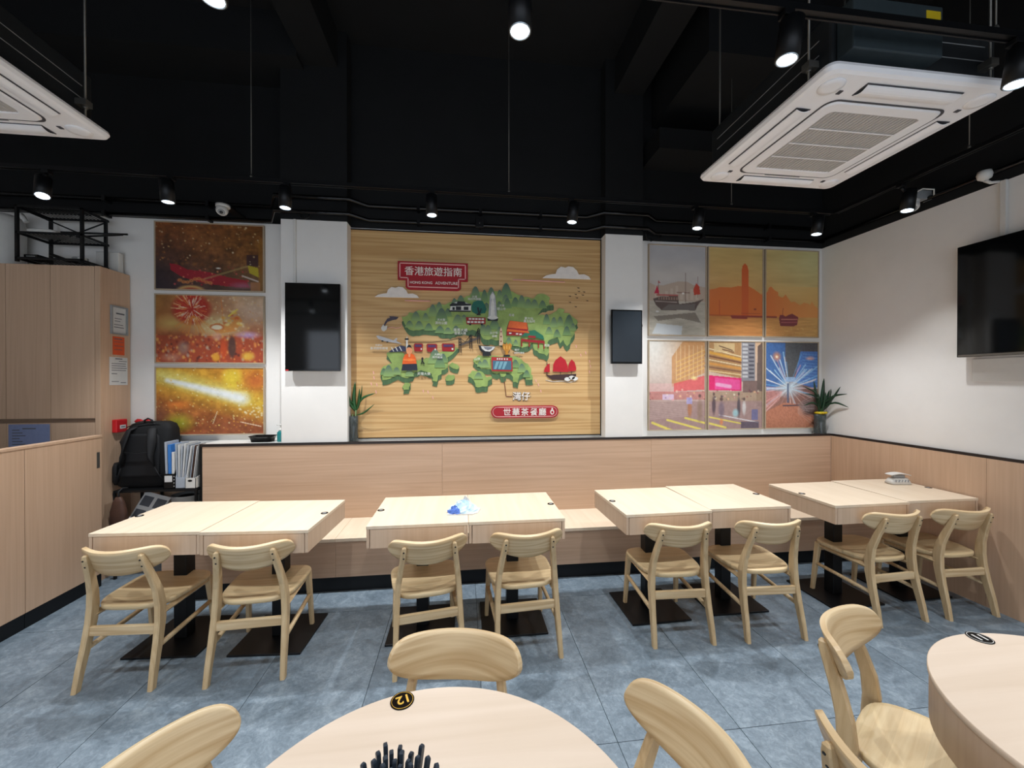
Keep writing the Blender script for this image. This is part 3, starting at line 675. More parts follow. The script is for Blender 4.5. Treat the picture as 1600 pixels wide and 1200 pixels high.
hills = [(-0.428, 2.128), (-0.343, 2.130), (-0.279, 2.174), (-0.222, 2.212), (-0.201, 2.133), (-0.144, 2.177), (-0.086, 2.251), (-0.028, 2.274), (-0.057, 2.106), (0.001, 2.136), (-0.072, 2.026), (-0.144, 2.017), (-0.215, 2.024), (-0.315, 2.044), (-0.400, 2.057), (-0.484, 2.070), (0.105, 2.314), (0.187, 2.316), (0.249, 2.325), (0.326, 2.334), (0.387, 2.350), (0.323, 2.238), (0.397, 2.262), (0.472, 2.278), (0.531, 2.272), (0.592, 2.266), (0.652, 2.268), (0.382, 2.291), (0.205, 2.228), (0.278, 2.200), (0.728, 2.269), (0.766, 2.121), (0.835, 2.092), (0.896, 2.108), (0.981, 2.094), (0.958, 2.019), (1.019, 2.065), (0.865, 2.002), (0.789, 2.031), (0.278, 2.068), (0.219, 2.008), (0.175, 2.022), (0.323, 2.024), (0.412, 1.922), (0.475, 1.915), (-0.666, 1.631), (-0.597, 1.646), (-0.485, 1.632), (-0.259, 1.748), (-0.216, 1.712), (-0.187, 1.756), (-0.708, 1.645), (0.190, 1.714), (0.146, 1.721), (0.472, 1.715), (0.532, 1.671), (0.577, 1.626), (0.131, 1.611), (0.382, 1.715)]
hs = [(60, 60), (46, 50), (60, 74), (52, 64), (80, 80), (50, 50), (52, 62), (60, 66), (70, 60), (48, 40), (60, 46), (56, 40), (64, 44), (56, 46), (60, 50), (54, 42), (76, 96), (50, 76), (66, 86), (50, 66), (80, 98), (48, 60), (56, 64), (60, 60), (60, 78), (58, 60), (60, 56), (60, 66), (50, 56), (56, 50), (56, 50), (50, 66), (52, 66), (50, 60), (70, 82), (56, 60), (46, 48), (50, 50), (50, 46), (70, 66), (60, 66), (56, 60), (44, 46), (46, 50), (36, 40), (64, 70), (56, 46), (54, 50), (90, 90), (70, 70), (60, 56), (44, 40), (60, 50), (40, 36), (60, 50), (60, 56), (50, 46), (60, 40), (60, 46)]
for k, ((x, z), (w, h)) in enumerate(sorted(zip(hills, hs), key=lambda q: -q[0][1])):
    near = 'western_island' if x < -0.16 and z < 1.72 else ('harbour_island' if z < 1.62 and x > 0.1 else 'mainland')
    cut('hill', bell(x, z - 8 * UN, w * UN, h * UN), 2.2 + 0.02 * k, M['hill'] if k % 3 else M['hill2'], isl[near], th=0.0015)

# red title sign
def outline(name, pts, w, lay, mat, parent):
    m = MB(); n = len(pts); y1 = PY - 0.004 * lay
    for i in range(n):
        a = Vector((pts[i][0], 0, pts[i][1])); b = Vector((pts[(i + 1) % n][0], 0, pts[(i + 1) % n][1]))
        t = (b - a).normalized(); s = Vector((-t.z, 0, t.x)) * w / 2
        q = [a - t * w / 2 - s, b + t * w / 2 - s, b + t * w / 2 + s, a - t * w / 2 + s]
        m.prism([(p.x, p.z) for p in q], 'y', y1 - 0.002, y1)
    return mp_(name, m, mat, parent)
tx0, tx1 = [(-0.637, 2.735), (-0.045, 2.735)][0], [(-0.637, 2.567), (-0.046, 2.587)][1]
def sg(u, v): return (-0.585 + u * 0.620, 2.648 - v * 0.252)
plate = [sg(0, 0), sg(1, 0), sg(1, 0.66), sg(0.90, 0.66), sg(0.90, 0.92), sg(0.875, 0.98), sg(0.84, 1), sg(0.18, 1), sg(0.14, 0.98), sg(0.11, 0.92), sg(0.11, 0.66), sg(0, 0.66)]
sgn = cut('title_sign', plate, 1, M['redsign'], th=0.014)
outline('sign_outline', [sg(0.03, 0.07), sg(0.965, 0.07), sg(0.965, 0.58), sg(0.865, 0.58), sg(0.865, 0.90), sg(0.145, 0.90), sg(0.145, 0.58), sg(0.03, 0.58)], 0.009, 4.5, M['signpink'], sgn)
q = sg(0.505, 0.33)
wall_text('title_lettering', '香港旅遊指南', q[0], PY - 0.020, q[1], 0.10, M['signwhite'], sgn, 0.0004, 0.003, 0.505)
q = sg(0.330, 0.74)
wall_text('subtitle_lettering', 'HONG KONG', q[0], PY - 0.020, q[1], 0.045, M['signwhite'], sgn, 0.0004, 0.003, 0.196)
q = sg(0.690, 0.74)
wall_text('subtitle_lettering', 'ADVENTURE', q[0], PY - 0.020, q[1], 0.045, M['signwhite'], sgn, 0.0004, 0.003, 0.200)

# lower red name sign
x0, z0, x1, z1 = 0.247, 1.237, 0.878, 1.352
zc, rd = (z0 + z1) / 2, (z1 - z0) / 2
def pill(xa, xb, r): return ell(xb - r, zc, r, r, 10, -PI / 2, PI / 2) + ell(xa + r, zc, r, r, 10, PI / 2, 3 * PI / 2)
ns = cut('name_sign', pill(x0, x1, rd), 1, M['redsign'], th=0.014)
outline('sign_outline', pill(x0 + 0.016, x1 - 0.016, rd - 0.014), 0.006, 4.5, M['signpink'], ns)
wall_text('name_lettering', '世華茶餐廳', 0.560, PY - 0.020, zc, 0.07, M['signwhite'], ns, 0.0006, 0.003, 0.400, 1.25)
cut('emblem', ell(0.818, zc - 0.004, 0.019, 0.024) , 4.5, M['signwhite'], ns, 0.002)
cut('emblem', ell(0.818, zc + 0.024, 0.007, 0.012), 4.5, M['signwhite'], ns, 0.002)
cut('emblem', ell(0.818, zc - 0.006, 0.010, 0.012), 5.0, M['redsign'], ns, 0.002)
wt = [(0.529, 1.440)][0]
wall_text('district_lettering', '灣仔', wt[0] + 0.003, PY - 0.003, wt[1] - 0.003, 0.085, M['blackmetal'], mu, 0.0025, 0.003, 0.172)
wall_text('district_lettering', '灣仔', wt[0], PY - 0.007, wt[1], 0.085, M['signwhite'], mu, 0.0008, 0.003, 0.160)
pt = [(0.360, 1.659), (0.387, 1.438), (0.442, 1.436)]
for a, b in zip(pt[:-1], pt[1:]):
    mp_('pointer_line', MB().tube([(a[0], PY - 0.004, a[1]), (b[0], PY - 0.004, b[1])], 0.003, 6), mm('maroon', (110, 40, 36)))

# clouds
def cloud(cx, cz, s, flip=1):
    pts = [(-1, 0), (-0.86, 0.10), (-0.62, 0.16), (-0.46, 0.18), (-0.40, 0.36), (-0.24, 0.48), (-0.06, 0.44), (0.06, 0.50), (0.26, 0.48), (0.42, 0.34), (0.50, 0.18), (0.72, 0.20), (0.92, 0.12), (1, 0)]
    return [(cx + x * s * flip, cz + z * s) for x, z in pts]
c1_, c2_ = [(-0.593, 2.325), (0.939, 2.540)]
cut('cloud', cloud(c1_[0], c1_[1], 0.192), 1, M['signwhite'], th=0.008)
cut('cloud', [(c2_[0] + (x - c2_[0]) * -1 if False else x, z) for x, z in cloud(c2_[0] + 0.02, c2_[1], 0.232)], 1, M['signwhite'], th=0.008)
for a, b in (([(-0.526, 2.301), (-0.301, 2.301)][0], [(-0.526, 2.301), (-0.301, 2.301)][1]), ([(0.449, 2.518), (0.942, 2.510)][0], [(0.449, 2.518), (0.942, 2.510)][1])):
    mp_('cloud_streak', MB().tube([(a[0], PY - 0.003, a[1]), (b[0], PY - 0.003, b[1])], 0.005, 6), M['signpink'])

# landmarks on the map, each a small group of cut-out plates under its main plate
def icon(name, pts, mat, lay=4.0, th=0.004): return cut(name, pts, lay, mat, None, th)
red_, blk, wht, org = mm('busred', (150, 20, 26)), mm('dark', (26, 28, 32)), mm('pale', (214, 214, 208)), mm('temple', (206, 92, 34))
b = icon('bus', [(0.018, 2.159), (0.196, 2.159), (0.196, 2.099), (0.024, 2.096)], red_)
for k in range(5): cut('window', [(x, z) for x, z in rect(*(lambda u: (u, u + 0.022))([(0.044, 2.152)][0][0] + k * 0.029), *([(0.044, 2.137)][0][1], [(0.044, 2.152)][0][1]))], 5.0, wht, b, 0.002)
for k in range(5): cut('window', rect([(0.030, 2.122)][0][0] + k * 0.032, [(0.030, 2.122)][0][0] + k * 0.032 + 0.024, [(0.030, 2.108)][0][1], [(0.030, 2.125)][0][1]), 5.0, wht, b, 0.002)
for q in [(0.056, 2.095), (0.161, 2.097)]: cut('wheel', ell(q[0], q[1], 0.010, 0.010, 12), 5.0, blk, b, 0.002)
h = icon('village_house', [(-0.129, 2.214), (-0.115, 2.272), (-0.072, 2.295), (0.001, 2.297), (0.066, 2.276), (0.062, 2.213)], wht)
cut('roof', [(-0.129, 2.267), (-0.103, 2.287), (-0.064, 2.281), (-0.057, 2.303), (0.008, 2.300), (0.015, 2.283), (0.066, 2.281), (0.062, 2.266), (-0.122, 2.256)], 5, blk, h, 0.003)
for a, b_ in (([(-0.103, 2.222), (-0.083, 2.248)][0], [(-0.103, 2.222), (-0.083, 2.248)][1]), ([(-0.072, 2.222), (-0.025, 2.255)][0], [(-0.072, 2.222), (-0.025, 2.255)][1]), ([(-0.002, 2.224), (0.041, 2.254)][0], [(-0.002, 2.224), (0.041, 2.254)][1])):
    cut('doorway', rect(a[0], b_[0], a[1], b_[1]), 5, blk, h, 0.002)
cut('step', [(-0.132, 2.218), (0.062, 2.219), (0.062, 2.208), (-0.132, 2.206)], 5.2, blk, h, 0.002)
tr = icon('wishing_tree', [(0.073, 2.211), (0.067, 2.255), (0.085, 2.299), (0.124, 2.314), (0.168, 2.310), (0.187, 2.279), (0.205, 2.236), (0.193, 2.199), (0.153, 2.195), (0.110, 2.190)], mm('treeteal', (22, 98, 84)), 4.3)
cut('trunk', [(0.110, 2.179), (0.129, 2.200), (0.120, 2.248), (0.132, 2.253), (0.140, 2.209), (0.154, 2.242), (0.161, 2.239), (0.146, 2.192), (0.155, 2.180)], 5.2, blk, tr, 0.002)
st = icon('white_statue', [(0.219, 2.140), (0.224, 2.199), (0.230, 2.288), (0.237, 2.361), (0.261, 2.399), (0.284, 2.362), (0.292, 2.289), (0.298, 2.201), (0.305, 2.142)], mm('statue', (176, 178, 182)))
cut('robe', [(0.242, 2.178), (0.246, 2.288), (0.261, 2.347), (0.276, 2.289), (0.281, 2.178)], 5, wht, st, 0.002)
cut('halo', ell(*[(0.261, 2.352)][0], 0.016, 0.026), 5.2, wht, st, 0.002)
cut('lotus', [(0.211, 2.158), (0.261, 2.191), (0.315, 2.160), (0.293, 2.148), (0.231, 2.149)], 5.3, wht, st, 0.002)
cut('plinth', [(0.212, 2.152), (0.261, 2.134), (0.311, 2.154), (0.308, 2.130), (0.214, 2.129)], 5.4, blk, st, 0.002)
tp_ = icon('temple', [(0.390, 1.999), (0.394, 2.070), (0.415, 2.132), (0.580, 2.117), (0.592, 2.058), (0.569, 1.998)], red_)
cut('roof', [(0.400, 2.070), (0.418, 2.135), (0.577, 2.120), (0.583, 2.058)], 5, org, tp_, 0.003)
cut('eaves', [(0.388, 2.037), (0.400, 2.058), (0.592, 2.040), (0.601, 2.023)], 5.2, org, tp_, 0.003)
for a in [(0.412, 2.023), (0.475, 2.018), (0.508, 2.015)]: cut('window', rect(a[0], a[0] + 0.022, a[1] - 0.010, a[1] + 0.002), 5.4, wht, tp_, 0.002)
gt = icon('gateway', [(0.524, 1.971), (0.746, 1.953), (0.743, 1.929), (0.526, 1.947)], red_, 4.2)
cut('gate_roof', [(0.517, 1.986), (0.577, 2.040), (0.652, 2.052), (0.731, 2.001), (0.743, 1.963), (0.682, 1.978), (0.592, 1.996)], 5, mm('gategreen', (30, 106, 78)), gt, 0.003)
cut('sign_board', [(0.592, 2.002), (0.661, 1.997), (0.658, 1.976), (0.592, 1.981)], 5.4, red_, gt, 0.003)
for a in [(0.530, 1.953), (0.601, 1.951), (0.688, 1.940), (0.740, 1.935)]: cut('pillar', rect(a[0] - 0.005, a[0] + 0.005, a[1] - 0.055, a[1] + 0.016), 5.2, red_, gt, 0.002)
ct = icon('clock_tower', [(0.320, 1.906), (0.323, 1.995), (0.329, 2.054), (0.338, 2.075), (0.346, 2.054), (0.355, 1.995), (0.358, 1.907)], mm('tower', (206, 180, 150)), 4.4)
for a in [(0.338, 1.988), (0.338, 2.032), (0.338, 1.943)]: cut('window', ell(a[0], a[1], 0.006, 0.007, 10), 5.4, mm('maroon', (110, 40, 36)), ct, 0.002)
bh = icon('golden_flower', [(0.349, 1.907), (0.360, 1.927), (0.379, 1.914), (0.390, 1.937), (0.400, 1.915), (0.421, 1.931), (0.439, 1.911), (0.430, 1.875), (0.403, 1.851), (0.403, 1.818), (0.379, 1.818), (0.379, 1.851), (0.358, 1.874)], mm('goldflower', (190, 128, 40)), 4.6)
cut('flower_base', [(0.364, 1.821), (0.418, 1.822), (0.424, 1.804), (0.358, 1.803)], 5.4, blk, bh, 0.002)
for a in [(0.367, 1.885), (0.391, 1.889), (0.415, 1.885)]: cut('petal', ell(a[0], a[1], 0.005, 0.020, 10), 5.6, mm('petal', (220, 168, 80)), bh, 0.002)
pk = icon('peak_tower', [(0.128, 1.904), (0.161, 1.902), (0.286, 1.897), (0.271, 1.865), (0.241, 1.844), (0.246, 1.810), (0.168, 1.809), (0.172, 1.837), (0.143, 1.863)], blk, 4.2)
cut('bowl', [(0.153, 1.897), (0.284, 1.894), (0.267, 1.867), (0.234, 1.849), (0.193, 1.852), (0.164, 1.872)], 5.2, wht, pk, 0.003)
cut('glazing', [(0.178, 1.893), (0.261, 1.889), (0.246, 1.870), (0.216, 1.861), (0.190, 1.873)], 5.8, mm('glaze', (120, 122, 132)), pk, 0.002)
sh = icon('map_shop', [(0.249, 1.800), (0.442, 1.795), (0.445, 1.668), (0.252, 1.670)], mm('shopred', (164, 36, 40)), 5.0)
cut('shop_glass', [(0.261, 1.767), (0.433, 1.764), (0.433, 1.682), (0.261, 1.685)], 6, mm('shopglass', (64, 104, 124)), sh, 0.002)
for a in [(0.305, 1.782), (0.326, 1.782), (0.346, 1.781), (0.370, 1.781), (0.394, 1.780)]: cut('fascia_mark', rect(a[0] - 0.006, a[0] + 0.006, a[1] - 0.007, a[1] + 0.007), 6.2, wht, sh, 0.002)
for a in [(0.293, 1.759), (0.330, 1.759), (0.367, 1.759)]: cut('glass_glint', [(a[0], a[1]), (a[0] + 0.03, a[1]), (a[0] - 0.0, a[1] - 0.07), (a[0] - 0.02, a[1] - 0.07)], 6.4, mm('glint', (112, 156, 170)), sh, 0.0015)
for a, w in zip([(-0.406, 1.881), (-0.287, 1.879), (-0.141, 1.884)], (0.040, 0.048, 0.060)):
    cc = icon('cable_car', [(a[0] - w, a[1] + 0.026), (a[0] - w * 0.85, a[1] + 0.036), (a[0] + w * 0.85, a[1] + 0.036), (a[0] + w, a[1] + 0.024), (a[0] + w * 0.92, a[1] - 0.030), (a[0] + w * 0.7, a[1] - 0.038), (a[0] - w * 0.7, a[1] - 0.036), (a[0] - w * 0.92, a[1] - 0.026)], red_, 2)
    cut('cabin_window', rect(a[0] - w * 0.72, a[0] + w * 0.70, a[1] + 0.004, a[1] + 0.026), 3, mm('cabinblue', (78, 48, 92)), cc, 0.002)
    cut('cabin_badge', rect(a[0] + w * 0.5, a[0] + w * 0.75, a[1] - 0.022, a[1] - 0.006), 3, wht, cc, 0.002)
wy = [(-0.492, 1.929), (-0.287, 1.931), (-0.115, 1.952), (-0.040, 1.972)]
mp_('cable_wire', MB().tube([(x, PY - 0.006, z) for x, z in wy], 0.002, 5), blk)
br = icon('bridge', [(-0.036, 1.917), (0.143, 1.989), (0.146, 1.969), (-0.034, 1.894)], mm('deck', (92, 80, 70)), 3.4)
for a, h_ in zip([(-0.037, 1.837), (0.061, 1.874), (0.134, 1.919)], (0.135, 0.125, 0.135)):
    cut('bridge_tower', rect(a[0] - 0.012, a[0] - 0.005, a[1], a[1] + h_), 4.4, blk, br, 0.003); cut('bridge_tower', rect(a[0] + 0.005, a[0] + 0.012, a[1], a[1] + h_), 4.4, blk, br, 0.003)
    for kk in range(3): cut('tower_brace', rect(a[0] - 0.012, a[0] + 0.012, a[1] + h_ * (0.5 + 0.17 * kk), a[1] + h_ * (0.5 + 0.17 * kk) + 0.008), 4.6, blk, br, 0.002)
for p, q in ((0, 1), (1, 2)):
    ta, tb = [(-0.037, 1.968), (0.061, 1.999), (0.134, 2.063)][p], [(-0.037, 1.968), (0.061, 1.999), (0.134, 2.063)][q]
    mdl = ((ta[0] + tb[0]) / 2, (ta[1] + tb[1]) / 2 - 0.05)
    mp_('suspension_cable', MB().tube([(ta[0], PY - 0.02, ta[1]), (mdl[0], PY - 0.02, mdl[1]), (tb[0], PY - 0.02, tb[1])], 0.003, 5), blk, br)
bu = icon('seated_statue', [(-0.547, 1.728), (-0.538, 1.782), (-0.524, 1.814), (-0.502, 1.825), (-0.468, 1.826), (-0.443, 1.814), (-0.429, 1.783), (-0.420, 1.728)], mm('buddha', (226, 96, 30)), 4.4)
cut('face', ell(*[(-0.485, 1.851)][0], 0.026, 0.034), 5.2, mm('skin', (226, 150, 104)), bu, 0.003)
cut('hair', [(-0.507, 1.871), (-0.499, 1.894), (-0.485, 1.905), (-0.471, 1.895), (-0.462, 1.869), (-0.473, 1.880), (-0.496, 1.880)], 6, blk, bu, 0.002)
cut('chest', [(-0.493, 1.828), (-0.474, 1.829), (-0.476, 1.800), (-0.485, 1.788), (-0.493, 1.800)], 5.6, mm('skin', (226, 150, 104)), bu, 0.002)
cut('arm_fold', ell(*[(-0.485, 1.768)][0], 0.056, 0.012), 5.5, mm('buddhalight', (240, 128, 56)), bu, 0.002)
cut('plinth', [(-0.555, 1.673), (-0.541, 1.730), (-0.420, 1.734), (-0.412, 1.676)], 5.2, mm('plinthnavy', (34, 38, 54)), bu, 0.003)
wk = icon('walking_figure', [(-0.386, 1.733), (-0.375, 1.762), (-0.381, 1.783), (-0.369, 1.795), (-0.361, 1.781), (-0.366, 1.762), (-0.349, 1.733), (-0.358, 1.730), (-0.371, 1.752), (-0.381, 1.730)], blk, 4.4)
ap = icon('airport_hall', [(-0.666, 1.838), (-0.624, 1.867), (-0.562, 1.897), (-0.520, 1.888), (-0.516, 1.843), (-0.638, 1.836)], mm('navy', (52, 56, 82)), 3.6)
for a in [(-0.624, 1.842), (-0.590, 1.845), (-0.555, 1.848)]: cut('roof_rib', [(a[0], a[1]), (a[0] + 0.008, a[1]), (a[0] - 0.012, a[1] + 0.04), (a[0] - 0.02, a[1] + 0.036)], 4.6, wht, ap, 0.002)
tw_ = icon('control_tower', [(-0.513, 1.847), (-0.513, 1.933), (-0.521, 1.954), (-0.493, 1.955), (-0.499, 1.933), (-0.496, 1.847)], wht, 3.8)
cut('tower_cab', [(-0.524, 1.946), (-0.524, 1.960), (-0.490, 1.961), (-0.490, 1.946)], 4.8, blk, tw_, 0.003)
cut('tower_mast', [(-0.510, 1.960), (-0.507, 1.975), (-0.501, 1.975), (-0.501, 1.960)], 4.8, wht, tw_, 0.002)
pn = icon('aeroplane', [(-0.774, 1.980), (-0.756, 1.983), (-0.677, 1.960), (-0.624, 1.942), (-0.599, 1.965), (-0.591, 1.959), (-0.599, 1.936), (-0.552, 1.911), (-0.583, 1.916), (-0.630, 1.922), (-0.708, 1.935), (-0.756, 1.954)], mm('plane', (190, 192, 196)), 1)
for a in [(-0.719, 1.935), (-0.677, 1.927)]: cut('engine', ell(a[0], a[1], 0.010, 0.005, 10), 2, blk, pn, 0.003)
dp = icon('dolphin', [(-0.713, 2.063), (-0.699, 2.102), (-0.677, 2.135), (-0.652, 2.145), (-0.663, 2.158), (-0.624, 2.156), (-0.579, 2.151), (-0.599, 2.128), (-0.635, 2.122), (-0.677, 2.106), (-0.699, 2.072)], mm('dolphin', (70, 64, 78)), 1)
cut('splash', [(-0.732, 2.051), (-0.713, 2.083), (-0.699, 2.066), (-0.677, 2.075), (-0.682, 2.038), (-0.707, 2.020), (-0.724, 2.029)], 2, wht, dp, 0.002)
mp_('wave_line', MB().tube([(x, PY - 0.003, z) for x, z in [(-0.677, 2.052), (-0.638, 2.061), (-0.603, 2.051), (-0.561, 2.060), (-0.543, 2.097)]], 0.003, 5), M['signpink'])
# red-sailed boat
bt = icon('sailing_boat', [(0.759, 1.642), (0.804, 1.634), (0.835, 1.639), (1.051, 1.648), (1.048, 1.624), (1.028, 1.600), (0.989, 1.588), (0.820, 1.591), (0.786, 1.612)], mm('hull', (62, 40, 38)), 1)
sail = mm('sail', (176, 20, 34))
cut('sail', [(0.826, 1.669), (0.829, 1.732), (0.850, 1.774), (0.899, 1.813), (0.946, 1.778), (0.967, 1.725), (0.976, 1.663)], 2, sail, bt, 0.003)
cut('sail', [(0.740, 1.663), (0.749, 1.702), (0.777, 1.735), (0.795, 1.744), (0.798, 1.663)], 2, sail, bt, 0.003)
cut('sail', [(0.976, 1.669), (0.973, 1.718), (0.986, 1.755), (1.007, 1.784), (1.035, 1.756), (1.051, 1.703), (1.048, 1.676)], 2, sail, bt, 0.003)
for a in [(0.771, 1.634), (0.901, 1.635), (1.007, 1.642)]: cut('mast', rect(a[0] - 0.003, a[0] + 0.003, a[1], a[1] + 0.165 if abs(a[0] - 0.55) < 0.2 else a[1] + 0.12), 1.6, mm('hull', (62, 40, 38)), bt, 0.002)
for a in [(0.966, 1.597), (1.007, 1.612), (1.038, 1.603)]: cut('foam', ell(a[0], a[1], 0.030, 0.018), 2.4, wht, bt, 0.003)
mp_('wave_line', MB().tube([(x, PY - 0.003, z) for x, z in [(0.759, 1.588), (0.835, 1.573), (0.912, 1.579), (0.989, 1.567), (1.051, 1.579)]], 0.0025, 5), wht, bt)
for k, a in enumerate([(1.073, 2.458), (1.078, 2.425), (1.128, 2.422), (1.047, 2.397), (1.116, 2.392), (0.991, 2.378), (1.058, 2.364), (0.991, 2.321), (1.159, 2.340), (1.047, 2.280)]):
    icon('bird', [(a[0] - 0.014, a[1] + 0.008), (a[0] - 0.004, a[1] + 0.002), (a[0] + 0.004, a[1] + 0.006), (a[0] + 0.014, a[1] - 0.002), (a[0] + 0.003, a[1] - 0.004), (a[0] - 0.006, a[1] - 0.002)], mm('bird', (84, 60, 44)), 0.6, 0.002)
for k, a in enumerate([(-0.794, 1.607), (-0.770, 1.546), (-0.818, 1.553), (-0.777, 1.482), (-0.798, 1.652), (-0.365, 1.488), (-0.323, 1.480), (-0.280, 1.429), (1.051, 1.907), (1.097, 1.824), (1.144, 1.847), (1.183, 1.764), (1.191, 1.719), (1.183, 1.665), (0.713, 1.485), (0.690, 1.544), (0.667, 1.582)]):
    icon('spark', [(a[0] - 0.006, a[1] + 0.014), (a[0] + 0.002, a[1] + 0.012), (a[0] + 0.006, a[1] - 0.014), (a[0] + 0.0, a[1] - 0.012)], M['signpink'], 0.4, 0.002)
for body, (x, z), w in (('大埔', [(0.095, 2.347)][0], 0.045), ('林村許願樹', [(0.095, 2.325)][0], 0.120), ('大埔', [(0.345, 2.273)][0], 0.045), ('慈山寺', [(0.341, 2.242)][0], 0.080), ('天水圍', [(-0.204, 2.132)][0], 0.070), ('濕地公園', [(-0.204, 2.103)][0], 0.105), ('青馬大橋', [(-0.031, 2.041)][0], 0.125), ('香港大橋', [(-0.034, 2.012)][0], 0.105), ('黃大仙', [(0.595, 2.159)][0], 0.080), ('黃大仙祠', [(0.599, 2.133)][0], 0.105), ('尖沙咀', [(0.271, 2.021)][0], 0.070), ('鐘樓', [(0.278, 1.991)][0], 0.045), ('灣仔', [(0.484, 1.867)][0], 0.045), ('金紫荊廣場', [(0.505, 1.840)][0], 0.095), ('大嶼山', [(-0.230, 1.819)][0], 0.070), ('昂坪纜車', [(-0.237, 1.793)][0], 0.090), ('天壇大佛', [(-0.358, 1.645)][0], 0.115), ('大嶼山', [(-0.749, 1.897)][0], 0.060), ('香港國際機場', [(-0.746, 1.869)][0], 0.150), ('山頂', [(0.120, 1.781)][0], 0.050), ('馬場', [(0.434, 2.186)][0], 0.050), ('西貢', [(0.766, 1.911)][0], 0.050)):
    wall_text('place_lettering', body, x, PY - 0.024, z, 0.03, wht, mu, 0.0001, 0.002, w)

# ------------------------------------------------------------------ printed pictures
class Img:
    def __init__(s, w, h, top, bot):
        s.w, s.h = w, h
        s.u, s.v = np.meshgrid((np.arange(w) + 0.5) / w, (np.arange(h) + 0.5) / h)
        t = s.v[..., None]
        s.a = np.array(top, float) * (1 - t) + np.array(bot, float) * t
    def mix(s, m, c, al=1.0):
        m = (m * al)[..., None] if m.ndim == 2 else m * al
        s.a = s.a * (1 - m) + np.array(c, float) * m; return s
    def noise(s, fx, fy, oct=3, seed=0):
        r = np.random.default_rng(seed); out = np.zeros((s.h, s.w)); amp = 1; tot = 0
        for o in range(oct):
            gx, gy = max(2, int(fx * 2 ** o)), max(2, int(fy * 2 ** o)); g = r.random((gy + 1, gx + 1))
            x = s.u * gx * 0.999; y = s.v * gy * 0.999; xi = x.astype(int); yi = y.astype(int); fx_ = x - xi; fy_ = y - yi
            fx_ = fx_ * fx_ * (3 - 2 * fx_); fy_ = fy_ * fy_ * (3 - 2 * fy_)
            out += amp * (g[yi, xi] * (1 - fx_) * (1 - fy_) + g[yi, xi + 1] * fx_ * (1 - fy_) + g[yi + 1, xi] * (1 - fx_) * fy_ + g[yi + 1, xi + 1] * fx_ * fy_)
            tot += amp; amp *= 0.55
        return out / tot
    def tex(s, fx, fy, amt, seed=0, oct=3):
        s.a = s.a * (1 + amt * (s.noise(fx, fy, oct, seed) - 0.5)[..., None] * 2); return s
    def poly(s, pts, c, al=1.0):
        m = np.zeros((s.h, s.w), bool); n = len(pts)
        for i in range(n):
            x0, y0 = pts[i]; x1, y1 = pts[(i + 1) % n]
            if y0 == y1: continue
            m ^= ((s.v >= min(y0, y1)) & (s.v < max(y0, y1)) & (s.u < (s.v - y0) * (x1 - x0) / (y1 - y0) + x0))
        return s.mix(m.astype(float), c, al)
    def rect(s, x0, x1, y0, y1, c, al=1.0): return s.poly([(x0, y0), (x1, y0), (x1, y1), (x0, y1)], c, al)
    def ell(s, cx, cy, rx, ry, c, al=1.0, soft=0.15):
        d_ = np.sqrt(((s.u - cx) / rx) ** 2 + ((s.v - cy) / ry) ** 2); return s.mix(np.clip((1 - d_) / soft, 0, 1), c, al)
    def line(s, p, q, w, c, al=1.0, soft=0.5, w2=None):
        asp = s.h / s.w; px, py = p[0], p[1] * asp; dx_, dy_ = q[0] - px, q[1] * asp - py; L2 = dx_ * dx_ + dy_ * dy_ + 1e-9
        t = np.clip(((s.u - px) * dx_ + (s.v * asp - py) * dy_) / L2, 0, 1)
        dd = np.hypot(s.u - px - t * dx_, s.v * asp - py - t * dy_); ww = w + ((w2 if w2 is not None else w) - w) * t
        return s.mix(np.clip((1 - dd / ww) / soft, 0, 1), c, al)
    def dots(s, n, box, r, cols, seed, al=0.9, asp=1.0):
        g = np.random.default_rng(seed)
        for k in range(n):
            rr_ = r * (0.4 + 0.9 * g.random())
            s.ell(box[0] + (box[1] - box[0]) * g.random(), box[2] + (box[3] - box[2]) * g.random(), rr_, rr_ * asp * s.w / s.h, cols[g.integers(len(cols))], al * (0.4 + 0.6 * g.random()), 0.7)
        return s
    def out(s): return np.clip(s.a, 0, 255)

